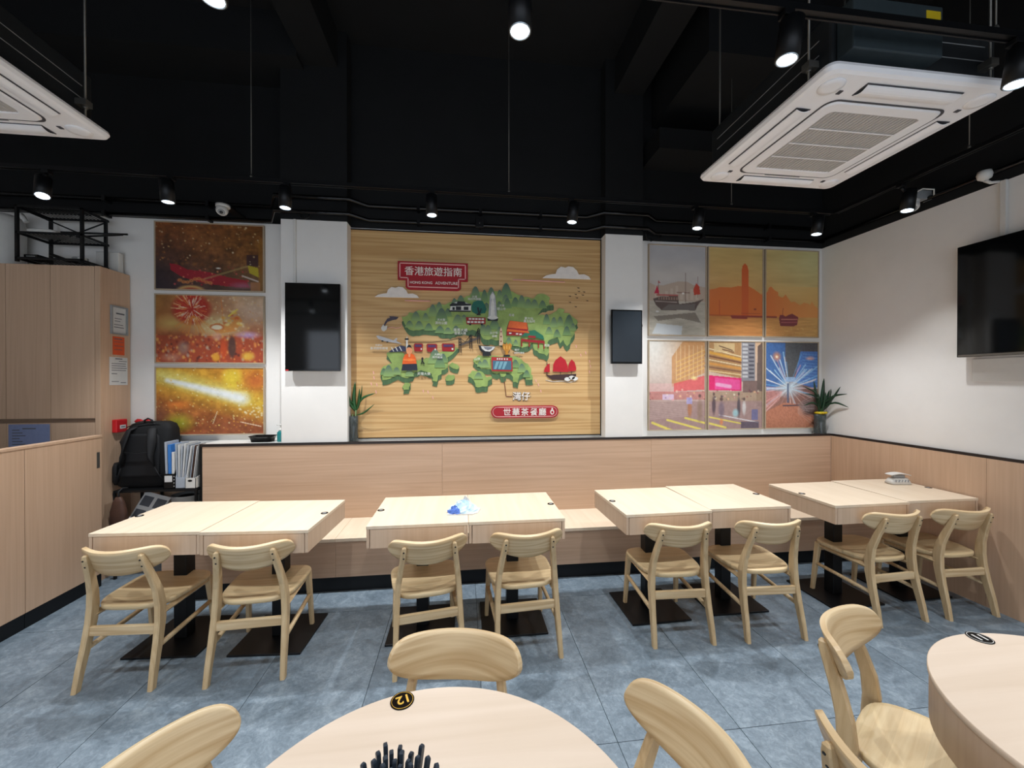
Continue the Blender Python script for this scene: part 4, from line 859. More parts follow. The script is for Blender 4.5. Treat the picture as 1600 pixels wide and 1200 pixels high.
def box_n(x0, y0, w, h): return lambda pts: [((x - x0) / w, (y - y0) / h) for x, y in pts]
GW, GH = 110, 163
def pic_street(left):
    im = Img(2 * GW, GH, (214, 190, 170), (140, 108, 104))
    im.mix(np.clip(1 - im.u * 3.2, 0, 1) * np.clip(1 - im.v * 1.8, 0, 1), (226, 222, 206), 0.95)
    im.mix(np.clip((im.u - 0.08) * 4, 0, 1) * np.clip(1 - im.v / 0.55, 0, 1), (186, 116, 66), 0.55)
    im.poly([(0.30, 0.0), (0.49, 0.0), (0.49, 0.36), (0.20, 0.52), (0.20, 0.18)], (176, 112, 66), 0.8)
    im.poly([(0.50, 0.0), (0.80, 0.0), (0.80, 0.42), (0.50, 0.34)], (146, 104, 66), 0.95)
    for k in range(7): im.line((0.24 + 0.038 * k, 0.05), (0.24 + 0.038 * k, 0.44), 0.004, (232, 190, 140), 0.6)
    for k in range(5): im.line((0.24, 0.30 - 0.05 * k + 0.14), (0.49, 0.18 - 0.05 * k + 0.12), 0.006, (224, 160, 84), 0.7)
    for k, (c, w) in enumerate((((236, 204, 150), 0.006), ((206, 134, 52), 0.014), ((88, 56, 42), 0.01), ((240, 210, 160), 0.005), ((196, 120, 56), 0.012), ((96, 66, 52), 0.01), ((232, 190, 130), 0.006))):
        im.line((0.50, 0.08 + 0.042 * k), (0.80, 0.17 + 0.035 * k), w, c, 0.85)
    im.rect(0.55, 0.74, 0.02, 0.12, (196, 160, 110), 0.8); im.line((0.60, 0.05), (0.72, 0.10), 0.006, (70, 50, 40), 0.9); im.line((0.63, 0.09), (0.73, 0.12), 0.008, (90, 62, 44), 0.9)
    im.rect(0.805, 0.93, 0.0, 0.46, (104, 104, 110), 0.95)
    for k in range(9):
        im.rect(0.815, 0.865, 0.02 + 0.046 * k, 0.045 + 0.046 * k, (196, 194, 192), 0.7); im.rect(0.875, 0.925, 0.03 + 0.046 * k, 0.05 + 0.046 * k, (50, 50, 58), 0.8)
    im.poly([(0.955, 0.05), (1.0, 0.0), (1.0, 0.75), (0.945, 0.75)], (72, 60, 56), 0.9)
    im.poly([(0.22, 0.48), (0.49, 0.39), (0.49, 0.55), (0.22, 0.57)], (208, 70, 72), 0.85)
    im.poly([(0.50, 0.385), (0.805, 0.42), (0.805, 0.565), (0.50, 0.555)], (214, 34, 84), 0.97)
    im.poly([(0.56, 0.41), (0.79, 0.44), (0.79, 0.55), (0.56, 0.545)], (238, 74, 134), 0.75); im.line((0.58, 0.49), (0.70, 0.515), 0.02, (250, 190, 220), 0.6)
    im.ell(0.40, 0.42, 0.04, 0.03, (250, 214, 120), 0.8, 0.8)
    im.rect(0.0, 0.22, 0.48, 0.58, (214, 150, 146), 0.5); im.rect(0.0, 0.5, 0.57, 0.66, (168, 84, 80), 0.6); im.rect(0.12, 0.22, 0.60, 0.66, (206, 176, 214), 0.8)
    im.rect(0.5, 1.0, 0.57, 0.70, (142, 116, 92), 0.8); im.rect(0.82, 0.95, 0.45, 0.58, (92, 72, 68), 0.9)
    im.dots(60, (0.0, 1.0, 0.55, 0.68), 0.012, [(250, 226, 190), (246, 170, 120), (120, 60, 60), (226, 120, 130), (60, 50, 60)], 3)
    im.rect(0, 1, 0.68, 1.0, (136, 108, 104), 0.85)
    for k in range(10): im.line((0.0, 0.70 + 0.02 * k), (0.35, 0.66 + 0.02 * k), 0.006, (206, 180, 166), 0.22)
    for a, b, w in (((0.03, 0.92), (0.22, 1.02), 0.013), ((0.16, 0.89), (0.46, 1.0), 0.011), ((0.32, 0.87), (0.66, 0.985), 0.011), ((0.50, 0.86), (0.80, 0.94), 0.008)): im.line(a, b, w, (226, 198, 76), 0.9)
    im.line((0.60, 0.84), (0.96, 0.93), 0.006, (226, 222, 226), 0.8)
    im.rect(0.80, 0.97, 0.92, 1.0, (52, 50, 66), 0.7)
    for cx, top_, bot, w, c in ((0.36, 0.66, 0.88, 0.025, (150, 92, 62)), (0.45, 0.62, 0.95, 0.028, (120, 96, 82)), (0.55, 0.60, 0.86, 0.022, (60, 50, 56)), (0.62, 0.66, 0.90, 0.035, (96, 82, 92)), (0.78, 0.60, 0.90, 0.02, (58, 54, 60)), (0.83, 0.66, 0.86, 0.022, (196, 190, 186))):
        im.ell(cx, (top_ + bot) / 2, w, (bot - top_) / 2, c, 0.85, 0.5); im.ell(cx, top_, w * 0.6, 0.025, (70, 54, 52), 0.9, 0.5)
    im.ell(0.75, 0.82, 0.035, 0.06, (132, 196, 206), 0.75, 0.6); im.ell(0.62, 0.92, 0.02, 0.05, (214, 110, 66), 0.8, 0.6); im.rect(0.33, 0.38, 0.64, 0.71, (136, 132, 190), 0.8); im.rect(0.90, 0.96, 0.78, 0.90, (70, 80, 130), 0.7)
    im.tex(60, 40, 0.07, 5, 2)
    a = im.out(); return a[:, :GW] if left else a[:, GW:]

def pic_harbour_sunset(left):
    im = Img(2 * GW, GH, (196, 156, 92), (180, 104, 56))
    im.mix(np.clip((im.u - 0.35) * 1.7, 0, 1) * np.clip(1.25 - im.v * 1.6, 0, 1), (184, 176, 112), 0.9)
    im.tex(4, 14, 0.10, 2); im.tex(3, 30, 0.05, 4)
    sky = [(0, 0.48), (0.05, 0.47), (0.10, 0.45), (0.20, 0.45), (0.27, 0.43), (0.31, 0.43), (0.36, 0.42), (0.42, 0.46), (0.49, 0.52), (0.52, 0.48), (0.53, 0.44), (0.55, 0.42), (0.57, 0.45), (0.59, 0.47), (0.62, 0.49), (0.62, 0.53), (0.66, 0.55), (0.69, 0.51), (0.71, 0.55), (0.74, 0.60), (0.77, 0.59), (0.80, 0.61), (0.83, 0.63), (0.86, 0.60), (0.91, 0.61), (0.92, 0.63), (0.94, 0.58), (0.97, 0.64), (1, 0.66), (1, 0.78), (0, 0.78)]
    im.poly(sky, (206, 92, 46), 0.95)
    im.mix(np.clip((im.u - 0.5) * 2.4, 0, 1) * ((im.v > 0.42) & (im.v < 0.78)), (214, 146, 76), 0.5)
    im.poly([(0.305, 0.78), (0.305, 0.24), (0.312, 0.195), (0.335, 0.165), (0.358, 0.195), (0.366, 0.24), (0.366, 0.78)], (196, 78, 42), 1.0)
    im.rect(0, 1, 0.77, 1.0, (176, 106, 58), 0.9)
    im.mix(np.clip((im.u - 0.4) * 1.6, 0, 1) * (im.v > 0.77), (196, 142, 78), 0.8)
    im.a = im.a * (1 + 0.30 * ((im.noise(10, 60, 3, 9) - 0.5) * (im.v > 0.77))[..., None])
    im.line((0.0, 0.765), (0.6, 0.775), 0.006, (150, 66, 44), 0.8)
    im.line((0.21, 0.775), (0.60, 0.775), 0.010, (112, 46, 44), 0.9); im.line((0.22, 0.79), (0.35, 0.792), 0.012, (104, 42, 42), 0.9); im.rect(0.30, 0.48, 0.735, 0.745, (140, 56, 44), 0.8)
    im.line((0.10, 0.6), (0.10, 0.76), 0.004, (170, 66, 44), 0.8); im.rect(0.42, 0.44, 0.68, 0.70, (110, 50, 46), 0.9)
    im.poly([(0.625, 0.79), (0.635, 0.75), (0.66, 0.745), (0.69, 0.765), (0.72, 0.745), (0.75, 0.73), (0.78, 0.75), (0.81, 0.77), (0.80, 0.86), (0.77, 0.875), (0.64, 0.88)], (96, 42, 48), 0.97)
    im.line((0.65, 0.80), (0.80, 0.795), 0.006, (186, 110, 92), 0.8); im.line((0.65, 0.835), (0.80, 0.83), 0.006, (150, 80, 80), 0.8); im.line((0.665, 0.67), (0.66, 0.75), 0.003, (96, 42, 48), 0.9)
    im.dots(60, (0.55, 1.0, 0.88, 1.0), 0.012, [(226, 186, 110), (150, 96, 54)], 21, 0.5, 0.3)
    a = im.out(); return a[:, :GW] if left else a[:, GW:]

def pic_junk():
    im = Img(GW, GH, (158, 156, 158), (182, 170, 156)); n = box_n(75, 75, 485, 775)
    im.mix(np.clip(1 - abs(im.v - 0.33) / 0.2, 0, 1), (190, 178, 166), 0.6); im.tex(3, 8, 0.06, 1)
    im.poly(n([(75, 400), (130, 425), (200, 420), (280, 395), (330, 382), (400, 385), (450, 410), (560, 430), (560, 560), (75, 560)]), (160, 136, 118), 0.9)
    for k in range(9): im.rect(0.10 + 0.09 * k, 0.15 + 0.09 * k, 0.45 + 0.03 * ((k * 7) % 4), 0.60, (182, 162, 144), 0.7)
    im.rect(0, 1, 0.62, 1.0, (156, 148, 132), 0.92); im.a = im.a * (1 + 0.30 * ((im.noise(7, 40, 3, 3) - 0.5) * (im.v > 0.62))[..., None])
    im.poly(n([(115, 690), (470, 650), (520, 740), (430, 720), (330, 700), (150, 730)]), (96, 88, 80), 0.8); im.poly(n([(100, 840), (140, 750), (360, 770), (350, 850)]), (186, 196, 204), 0.75)
    im.poly(n([(108, 540), (160, 520), (320, 510), (330, 580), (460, 560), (545, 530), (500, 575), (470, 632), (180, 635), (130, 590)]), (74, 62, 58), 0.98)
    im.poly(n([(180, 632), (240, 585), (330, 585), (470, 575), (468, 634)]), (92, 86, 82), 0.9)
    im.rect(*[q[0] for q in n([(135, 0), (320, 0)])], *[q[1] for q in n([(0, 498), (0, 512)])], (150, 70, 66), 0.9)
    for k in range(8): im.rect(0.16 + 0.045 * k, 0.185 + 0.045 * k, 0.575, 0.61, (150, 116, 100), 0.7)
    im.line(*n([(385, 310), (387, 560)]), 0.008, (84, 60, 54), 0.95); im.line(*n([(155, 380), (152, 500)]), 0.006, (90, 60, 56), 0.9); im.line(*n([(492, 340), (490, 520)]), 0.006, (120, 90, 84), 0.9); im.line(*n([(310, 480), (420, 480)]), 0.008, (90, 60, 54), 0.9)
    im.poly(n([(142, 425), (158, 470), (158, 496), (118, 494)]), (176, 32, 54), 0.95); im.poly(n([(478, 395), (505, 420), (515, 490), (460, 498), (452, 450)]), (174, 54, 40), 0.97); im.poly(n([(152, 385), (175, 400), (150, 405)]), (150, 70, 66), 0.9)
    im.ell(*n([(365, 487)])[0], 0.025, 0.012, (244, 230, 220), 0.9); im.ell(*n([(145, 648)])[0], 0.03, 0.012, (230, 230, 230), 0.7); im.line(*n([(130, 560), (310, 565)]), 0.01, (210, 196, 184), 0.5)
    return im.out()

def pic_trails():
    im = Img(GW, GH, (60, 64, 78), (150, 92, 72)); n = box_n(1085, 70, 445, 750)
    im.poly(n([(1085, 70), (1250, 70), (1255, 430), (1085, 500)]), (52, 84, 138), 0.95); im.poly(n([(1255, 70), (1400, 70), (1330, 380), (1260, 380)]), (66, 68, 70), 0.95)
    im.poly(n([(1380, 150), (1530, 150), (1530, 480), (1330, 420)]), (58, 94, 164), 0.95); im.rect(0.70, 1.0, 0.0, 0.10, (66, 64, 66), 0.9)
    im.ell(*n([(1180, 195)])[0], 0.10, 0.07, (214, 120, 72), 0.95, 0.9); im.ell(*n([(1180, 197)])[0], 0.03, 0.02, (250, 220, 180), 0.9, 0.6); im.ell(*n([(1465, 208)])[0], 0.11, 0.03, (226, 150, 130), 0.9, 0.7)
    for k in range(11): im.line(*n([(1400, 170 + 26 * k), (1530, 180 + 26 * k)]), 0.008, (92, 136, 204), 0.6)
    g = np.random.default_rng(5); c = n([(1285, 470)])[0]
    for k in range(58):
        a = g.uniform(0, 2 * PI); r = g.uniform(0.4, 0.75)
        im.line((c[0] + 0.05 * math.cos(a), c[1] + 0.03 * math.sin(a)), (c[0] + r * math.cos(a), c[1] + 0.62 * r * math.sin(a)), 0.006, [(150, 204, 240), (210, 232, 248), (96, 160, 226), (226, 150, 150), (240, 226, 220)][g.integers(5)] if math.sin(a) < 0.3 else [(206, 140, 130), (160, 200, 230), (224, 186, 170)][g.integers(3)], g.uniform(0.35, 0.8), 0.6, 0.016)
    im.ell(c[0], c[1], 0.30, 0.13, (190, 226, 246), 0.75, 0.9)
    im.poly(n([(1085, 680), (1240, 600), (1340, 610), (1430, 680), (1530, 740), (1530, 822), (1085, 822)]), (168, 98, 74), 0.95); im.mix(np.clip((im.v - 0.86) * 6, 0, 1), (128, 82, 62), 0.6)
    im.ell(*n([(1450, 640)])[0], 0.2, 0.12, (92, 82, 84), 0.7, 0.5); im.poly(n([(1085, 490), (1230, 500), (1200, 580), (1085, 680)]), (206, 120, 116), 0.5)
    im.rect(*[q[0] for q in n([(1268, 0), (1285, 0)])], *[q[1] for q in n([(0, 430), (0, 600)])], (54, 66, 92), 0.8); im.line(*n([(1235, 625), (1370, 622)]), 0.016, (60, 52, 62), 0.9); im.rect(0.38, 0.56, 0.405, 0.46, (120, 156, 206), 0.85)
    for k in range(10): im.line((0.62, 0.72 + 0.012 * k), (0.98, 0.60 + 0.045 * k), 0.005, (196, 190, 186), 0.35)
    return im.tex(50, 60, 0.12, 2, 2).out()

def pic_dragon_night():
    im = Img(GH, GW, (96, 52, 24), (52, 38, 38)); n = box_n(155, 125, 1125, 710)
    im.mix(np.clip(im.u * 1.4 - 0.2, 0, 1) * np.clip(1 - abs(im.v - 0.3) / 0.7, 0, 1), (112, 72, 34), 0.8); im.tex(9, 8, 0.35, 1); im.tex(40, 30, 0.25, 8)
    im.mix(np.clip(1 - im.u * 2.4, 0, 1) * np.clip(im.v * 1.3 - 0.2, 0, 1), (34, 28, 34), 0.85)
    im.mix(np.clip((im.u - 0.3), 0, 1) * np.clip((im.v - 0.45) * 3, 0, 1), (98, 80, 46), 0.6)
    im.dots(160, (0.0, 1.0, 0.0, 0.7), 0.02, [(120, 70, 30), (70, 40, 22), (140, 92, 44), (52, 34, 26)], 14, 0.45)
    im.poly(n([(300, 560), (380, 570), (480, 620), (700, 640), (900, 690), (1100, 720), (1130, 800), (900, 790), (640, 760), (420, 700), (310, 630)]), (128, 24, 34), 0.92)
    im.dots(60, (0.16, 0.86, 0.64, 0.93), 0.010, [(208, 70, 70), (160, 30, 40), (230, 130, 90), (90, 14, 24)], 4); im.ell(0.80, 0.92, 0.16, 0.07, (140, 96, 116), 0.6, 0.8)
    for k in range(9): im.ell(0.22 + 0.035 * k, 0.86 + 0.03 * math.sin(k), 0.028, 0.032, (196, 116, 60), 0.85, 0.6); im.ell(0.22 + 0.035 * k, 0.86 + 0.03 * math.sin(k), 0.012, 0.014, (110, 50, 30), 0.8, 0.6)
    im.ell(0.32, 1.02, 0.15, 0.10, (206, 150, 84), 0.9, 0.3); im.ell(0.32, 1.04, 0.12, 0.09, (128, 40, 34), 0.9, 0.4)
    im.rect(0.84, 0.95, 0.45, 0.62, (48, 32, 34), 0.85); im.poly(n([(1110, 555), (1220, 580), (1240, 690), (1130, 640)]), (158, 140, 36), 0.95); im.line((0.80, 0.77), (0.95, 0.85), 0.010, (186, 170, 160), 0.8)
    im.rect(0.95, 1.0, 0.2, 1.0, (120, 78, 30), 0.6); im.line((0.45, 0.83), (0.85, 0.62), 0.012, (138, 120, 72), 0.6); im.rect(0.88, 0.97, 0.86, 1.0, (150, 96, 60), 0.7)
    im.dots(75, (0.0, 1.0, 0.0, 0.62), 0.010, [(220, 190, 130), (190, 120, 60), (240, 220, 180), (160, 90, 40)], 6); im.ell(0.575, 0.665, 0.03, 0.014, (250, 240, 220), 0.95, 0.6)
    return im.out()

def pic_fireworks():
    im = Img(GH, GW, (150, 92, 54), (130, 52, 34)); n = box_n(885, 660, 617, 385)
    im.mix(np.clip((im.u - 0.4) * 2, 0, 1) * np.clip(1.4 - im.v * 2.2, 0, 1), (186, 150, 120), 0.9); im.mix(np.clip(1 - im.u * 3, 0, 1) * np.clip(1 - im.v, 0, 1), (104, 72, 30), 0.8); im.tex(12, 8, 0.25, 2)
    im.ell(0.55, 0.45, 0.35, 0.22, (226, 206, 140), 0.85, 0.9); im.ell(0.15, 0.42, 0.22, 0.16, (190, 158, 84), 0.7, 0.9); im.ell(0.90, 0.25, 0.2, 0.2, (196, 160, 140), 0.6, 0.9)
    im.ell(0.325, 0.20, 0.20, 0.26, (150, 34, 26), 0.95, 0.3); g = np.random.default_rng(3)
    for k in range(90):
        a = g.uniform(0, 2 * PI); r0 = g.uniform(0.05, 0.6); r1 = r0 + g.uniform(0.2, 0.45)
        im.line((0.325 + 0.19 * r0 * math.cos(a), 0.20 + 0.30 * r0 * math.sin(a)), (0.325 + 0.19 * r1 * math.cos(a), 0.20 + 0.30 * r1 * math.sin(a)), 0.004, [(244, 190, 130), (224, 120, 60), (250, 226, 196), (190, 60, 40)][g.integers(4)], 0.75)
    for k in range(40):
        a = g.uniform(0.15 * PI, 0.85 * PI); im.line((0.34, 0.30), (0.34 + 0.2 * math.cos(a), 0.30 + 0.30 * math.sin(a)), 0.003, (206, 110, 44), 0.5)
    im.poly(n([(1190, 830), (1230, 815), (1290, 830), (1330, 800), (1300, 790), (1350, 770), (1380, 800), (1340, 860), (1290, 870), (1230, 880)]), (196, 112, 52), 0.9); im.ell(0.56, 0.47, 0.075, 0.055, (176, 84, 48), 0.95, 0.2); im.ell(0.56, 0.47, 0.058, 0.040, (240, 220, 176), 0.95, 0.3)
    for k in range(10): im.ell(0.62 + 0.018 * k, 0.33 + 0.10 * math.sin(k * 0.9), 0.03, 0.03, [(220, 150, 60), (180, 70, 36), (236, 196, 110)][k % 3], 0.8, 0.6)
    im.line((0.67, 0.30), (0.75, 0.20), 0.010, (236, 196, 70), 0.9); im.line((0.60, 0.05), (0.62, 0.40), 0.006, (196, 100, 50), 0.7)
    im.rect(0, 1, 0.60, 1.0, (140, 56, 36), 0.75); im.dots(260, (0.0, 1.0, 0.58, 1.0), 0.016, [(90, 28, 24), (190, 80, 44), (226, 150, 70), (60, 30, 30), (220, 120, 60), (150, 130, 116)], 7, 0.9, 1.3)
    im.ell(0.25, 0.78, 0.07, 0.13, (124, 104, 96), 0.7, 0.6); im.ell(0.70, 0.76, 0.045, 0.20, (60, 44, 40), 0.9, 0.4); im.ell(0.62, 0.80, 0.04, 0.2, (180, 60, 30), 0.8, 0.5); im.ell(0.55, 0.92, 0.05, 0.08, (214, 130, 40), 0.9, 0.5); im.ell(0.85, 0.90, 0.08, 0.09, (216, 150, 50), 0.85, 0.6); im.ell(0.85, 0.58, 0.14, 0.07, (170, 140, 196), 0.75, 0.8); im.ell(0.56, 0.60, 0.06, 0.08, (206, 140, 116), 0.7, 0.6)
    im.ell(0.14, 0.92, 0.12, 0.08, (180, 130, 110), 0.6, 0.8)
    im.dots(150, (0.35, 1.0, 0.0, 0.6), 0.014, [(244, 214, 140), (206, 140, 70), (176, 92, 48), (250, 236, 196)], 17, 0.5)
    return im.out()

def pic_gold_stream():
    im = Img(GH, GW, (176, 104, 34), (112, 56, 34)); im.tex(14, 10, 0.35, 3)
    im.line((0.02, 0.10), (0.98, 0.56), 0.24, (196, 152, 46), 0.8, 0.95); im.line((0.05, 0.12), (0.80, 0.46), 0.11, (214, 200, 104), 0.75, 0.95, 0.12)
    im.line((0.10, 0.19), (0.80, 0.47), 0.035, (226, 236, 226), 0.85, 0.95, 0.085)
    im.ell(0.20, 0.82, 0.18, 0.18, (140, 140, 40), 0.85, 0.8); im.ell(0.20, 0.55, 0.16, 0.08, (206, 96, 38), 0.8, 0.8); im.ell(0.02, 0.75, 0.12, 0.3, (96, 56, 42), 0.8, 0.8); im.ell(0.70, 0.15, 0.12, 0.22, (222, 178, 48), 0.8, 0.6); im.ell(0.92, 0.20, 0.14, 0.2, (158, 72, 34), 0.8, 0.8)
    im.ell(0.72, 0.88, 0.32, 0.18, (112, 60, 38), 0.75, 0.7)
    im.dots(420, (0.0, 1.0, 0.0, 1.0), 0.009, [(246, 216, 110), (226, 150, 50), (150, 74, 30), (250, 236, 170), (200, 120, 40)], 8, 0.75); im.dots(30, (0.75, 1.0, 0.55, 0.75), 0.013, [(250, 240, 200)], 9, 0.8)
    im.line((0.78, 0.82), (0.97, 0.89), 0.006, (236, 196, 160), 0.8); im.line((0.52, 0.84), (0.56, 0.66), 0.004, (250, 230, 180), 0.7)
    im.line((0.16, 0.20), (0.76, 0.45), 0.02, (232, 242, 238), 0.8, 0.95, 0.055)
    im.tex(30, 22, 0.16, 12, 3)
    return im.out()

def print_mesh(a, x0, x1, y, z0, z1):
    h, w = a.shape[:2]
    gx = np.linspace(x0, x1, w); gz = np.linspace(z1, z0, h)
    X_, Z_ = np.meshgrid(gx, gz)
    co = np.stack([X_, np.full_like(X_, y), Z_], -1).reshape(-1, 3)
    i = np.arange((h - 1) * (w - 1)); r, c = i // (w - 1), i % (w - 1); b = r * w + c
    f = np.stack([b, b + w, b + w + 1, b + 1], 1)
    me = bpy.data.meshes.new('print')
    me.vertices.add(len(co)); me.vertices.foreach_set('co', co.ravel())
    me.loops.add(len(f) * 4); me.loops.foreach_set('vertex_index', f.ravel().astype(np.int32))
    me.polygons.add(len(f)); me.polygons.foreach_set('loop_start', np.arange(0, len(f) * 4, 4, dtype=np.int32)); me.update(calc_edges=True)
    s = a.reshape(-1, 3) / 255.0
    l = np.where(s <= 0.04045, s / 12.92, ((s + 0.055) / 1.055) ** 2.4)
    l = 1 - np.exp(-1.9 * l)          # print densities of paper-white stock
    at = me.color_attributes.new('print', 'FLOAT_COLOR', 'POINT')
    at.data.foreach_set('color', np.concatenate([l, np.ones((len(l), 1))], 1).astype(np.float32).ravel())
    return me

def picture(label, x0, x1, z0, z1, wall, img):
    t = thing('framed_print', label, 'picture', ((x0 + x1) / 2, wall - 0.01, z0))
    y = wall - 0.022
    obj('backing_board', MB().box(x0 + 0.004, x1 - 0.004, y + 0.004, wall - 0.001, z0 + 0.004, z1 - 0.004), M['frame'], t, world=True)
    w = 0.010
    fr = MB().box(x0, x0 + w, y - 0.003, wall - 0.001, z0, z1).box(x1 - w, x1, y - 0.003, wall - 0.001, z0, z1).box(x0 + w, x1 - w, y - 0.003, wall - 0.001, z0, z0 + w).box(x0 + w, x1 - w, y - 0.003, wall - 0.001, z1 - w, z1)
    obj('frame', fr, M['frame'], t, world=True)
    me = print_mesh(img, x0 + w - x0 - (x1 - x0) / 2, (x1 - x0) / 2 - w, y + 0.003 - (wall - 0.01), w, z1 - z0 - w)
    obj('photo', me, M['print'], t)
    return t
RXS = ((1.764, 2.361), (2.378, 2.971), (2.990, 3.587))
picture('grey harbour photo of a wooden junk boat with red sails', *RXS[0], 2.019, 2.902, BY, pic_junk())
picture('orange sunset photo with one tall rounded tower', *RXS[1], 2.019, 2.902, BY, pic_harbour_sunset(True))
picture('yellow-green sunset photo with a small dark ferry', *RXS[2], 2.019, 2.902, BY, pic_harbour_sunset(False))
picture('blurred street photo with pale sky corner and yellow road stripes', *RXS[0], 1.100, 1.977, BY, pic_street(True))
picture('street photo with pink billboard and people crossing', *RXS[1], 1.100, 1.977, BY, pic_street(False))
picture('blue night photo with radiating light trails', *RXS[2], 1.100, 1.977, BY, pic_trails())
picture('dark brown night photo with a red dragon body', -2.648, -1.761, 2.367, 2.960, BYL, pic_dragon_night())
picture('festival photo with red firework ball above a crowd', -2.648, -1.761, 1.732, 2.334, BYL, pic_fireworks())
picture('golden photo with a white streak of light', -2.648, -1.761, 1.105, 1.702, BYL, pic_gold_stream())

# ------------------------------------------------------------------ screens
def portrait_tv(label, x0, x1, z0, z1, screen):
    t = thing('wall_screen', label, 'screen', ((x0 + x1) / 2, 3.5, z0))
    obj('casing', MB().box(x0, x1, 3.478, 3.505, z0, z1), M['blackgloss'], t, 0.003, world=True)
    obj('display', MB().box(x0 + 0.012, x1 - 0.012, 3.4765, 3.478, z0 + 0.018, z1 - 0.012), screen, t, world=True)
    obj('wall_mount', MB().box(x0 + 0.10, x1 - 0.10, 3.505, 3.5395, (z0 + z1) / 2 - 0.12, (z0 + z1) / 2 + 0.12), M['blackmetal'], t, world=True)
    return t
tv1 = portrait_tv('taller black portrait screen on pillar beside the firework pictures', -1.467, -1.031, 1.661, 2.392, M['screen'])
obj('badge', MB().box(-1.462, -1.44, 3.4755, 3.478, 1.664, 1.674), M['red'], tv1, world=True)
tv2 = portrait_tv('smaller dark grey portrait screen on pillar beside the harbour pictures', 1.331, 1.628, 1.737, 2.231, M['greyscreen'])
obj('side_button', MB().box(1.628, 1.634, 3.488, 3.496, 2.08, 2.10), M['blackgloss'], tv2, world=True)
t = thing('television', 'large black landscape television on the white side wall', 'television', (3.56, 1.8, 1.73))
obj('casing', MB().box(3.555, 3.585, 1.20, 2.476, 1.748, 2.545), M['blackgloss'], t, 0.004, world=True)
obj('display', MB().box(3.5535, 3.555, 1.212, 2.464, 1.775, 2.533), M['screen'], t, world=True)
obj('chin_strip', MB().box(3.552, 3.555, 1.21, 2.466, 1.751, 1.765), M['steel'], t, world=True)
obj('wall_mount', MB().box(3.585, 3.639, 1.5, 2.2, 1.95, 2.35), M['blackmetal'], t, world=True)
tag(obj('wall_plate', MB().box(3.628, 3.639, 1.30, 2.437, 1.574, 1.735), M['plasticwhite'], None, 0.002), 'pale flat wall plate below the landscape television', 'wall plate')
tag(obj('cable_trunking', MB().box(3.615, 3.639, 2.255, 2.285, 2.545, 2.935), M['plasticwhite'], None, 0.002), 'pale cable trunking rising above the landscape television', 'cable trunking')
tag(obj('cable_trunking', MB().box(-1.418, -1.398, 3.520, 3.5395, 2.393, 2.935), M['plasticwhite'], None, 0.002), 'white cable trunking rising above the taller portrait screen', 'cable trunking')

# ------------------------------------------------------------------ tables
TH = 0.75
def disc_parts(t, x, y, z, r, digits=None, rot=0.0, ink='gold'):
    o = obj('number_disc', MB().lathe([(r, 0), (r, 0.0015), (r * 0.97, 0.002)], 28, (x, y, z)), M['blackgloss'], t)
    if digits is None:
        obj('disc_mark', MB().box(x - r * 0.45, x + r * 0.45, y - r * 0.35, y + r * 0.35, z + 0.002, z + 0.0025), M['plasticgrey'], o)
    else:
        obj('disc_rim', MB().loft([[(x + q * math.cos(a), y + q * math.sin(a), z + h) for a in np.linspace(0, 2 * PI, 37)[:-1]] for q, h in ((r * 0.90, 0.002), (r * 0.90, 0.0024), (r * 0.86, 0.0024), (r * 0.86, 0.002))], cap=False), M[ink], o)
        me = text_mesh(digits, r * 1.25, 0.001, 0.0006)
        co = np.empty(len(me.vertices) * 3); me.vertices.foreach_get('co', co); co = co.reshape(-1, 3)
        co[:, 0] -= (co[:, 0].max() + co[:, 0].min()) / 2; co[:, 1] -= (co[:, 1].max() + co[:, 1].min()) / 2
        c, s = math.cos(rot), math.sin(rot)
        nn = np.stack([co[:, 0] * c - co[:, 1] * s + x, co[:, 0] * s + co[:, 1] * c + y, co[:, 2] + z + 0.0026], 1)
        me.vertices.foreach_set('co', nn.ravel()); me.update()
        obj('digits', me, M[ink], o)
def square_table(label, x, y, rot, side):
    """pedestal table 0.58 x 0.57; side = which end carries the number disc"""
    t = thing('cafe_table', label, 'table', (x, y, 0), rot)
    hx, hy = 0.289, 0.285
    obj('table_top', MB().box(-hx, hx, -hy, hy, TH - 0.018, TH), M['tabletop'], t, 0.0015)
    for s in (-1, 1):
        obj('apron_board', MB().box(-hx + 0.022, hx - 0.022, s * (hy - 0.003) if s < 0 else hy - 0.018, -hy + 0.018 if s < 0 else hy - 0.003, TH - 0.128, TH - 0.018), M['tableside'], t)
        xo = s * (hx - 0.002); xi = s * (hx - 0.018)
        obj('apron_end', MB().box(min(xo, xi), max(xo, xi), -hy + 0.002, hy - 0.002, TH - 0.126, TH - 0.018), M['tableside'], t)
    obj('tray_base', MB().box(-hx + 0.02, hx - 0.02, -hy + 0.02, hy - 0.02, TH - 0.120, TH - 0.108), M['tableside'], t)
    obj('post', MB().box(-0.038, 0.038, -0.038, 0.038, 0.012, TH - 0.120), M['blackmetal'], t, 0.004)
    obj('base_plate', MB().box(-0.205, 0.205, -0.20, 0.20, 0, 0.012), M['blackmetal'], t, 0.003)
    disc_parts(t, side * (hx - 0.026), 0.0, TH, 0.022)
    return t
r1 = math.radians(-3.6)
def two(x, y, rot, w=0.583):
    c, s = math.cos(rot), math.sin(rot)
    return (x - c * w / 2, y - s * w / 2), (x + c * w / 2, y + s * w / 2)
a, b = two(-1.420, 2.640, r1)
square_table('square pale-wood pedestal table nearest the counter partition', a[0], a[1] + 0.008, r1, -1)
square_table('square pale-wood pedestal table joined to the one by the partition', b[0], b[1] - 0.004, r1, 1)
a, b = two(0.026, 2.616, 0.0, 0.580)
square_table('square pale-wood pedestal table with most of the crumpled blue cloth', *a, 0.0, -1)
square_table('square pale-wood pedestal table whose edge touches the crumpled blue cloth', *b, 0.0, 1)
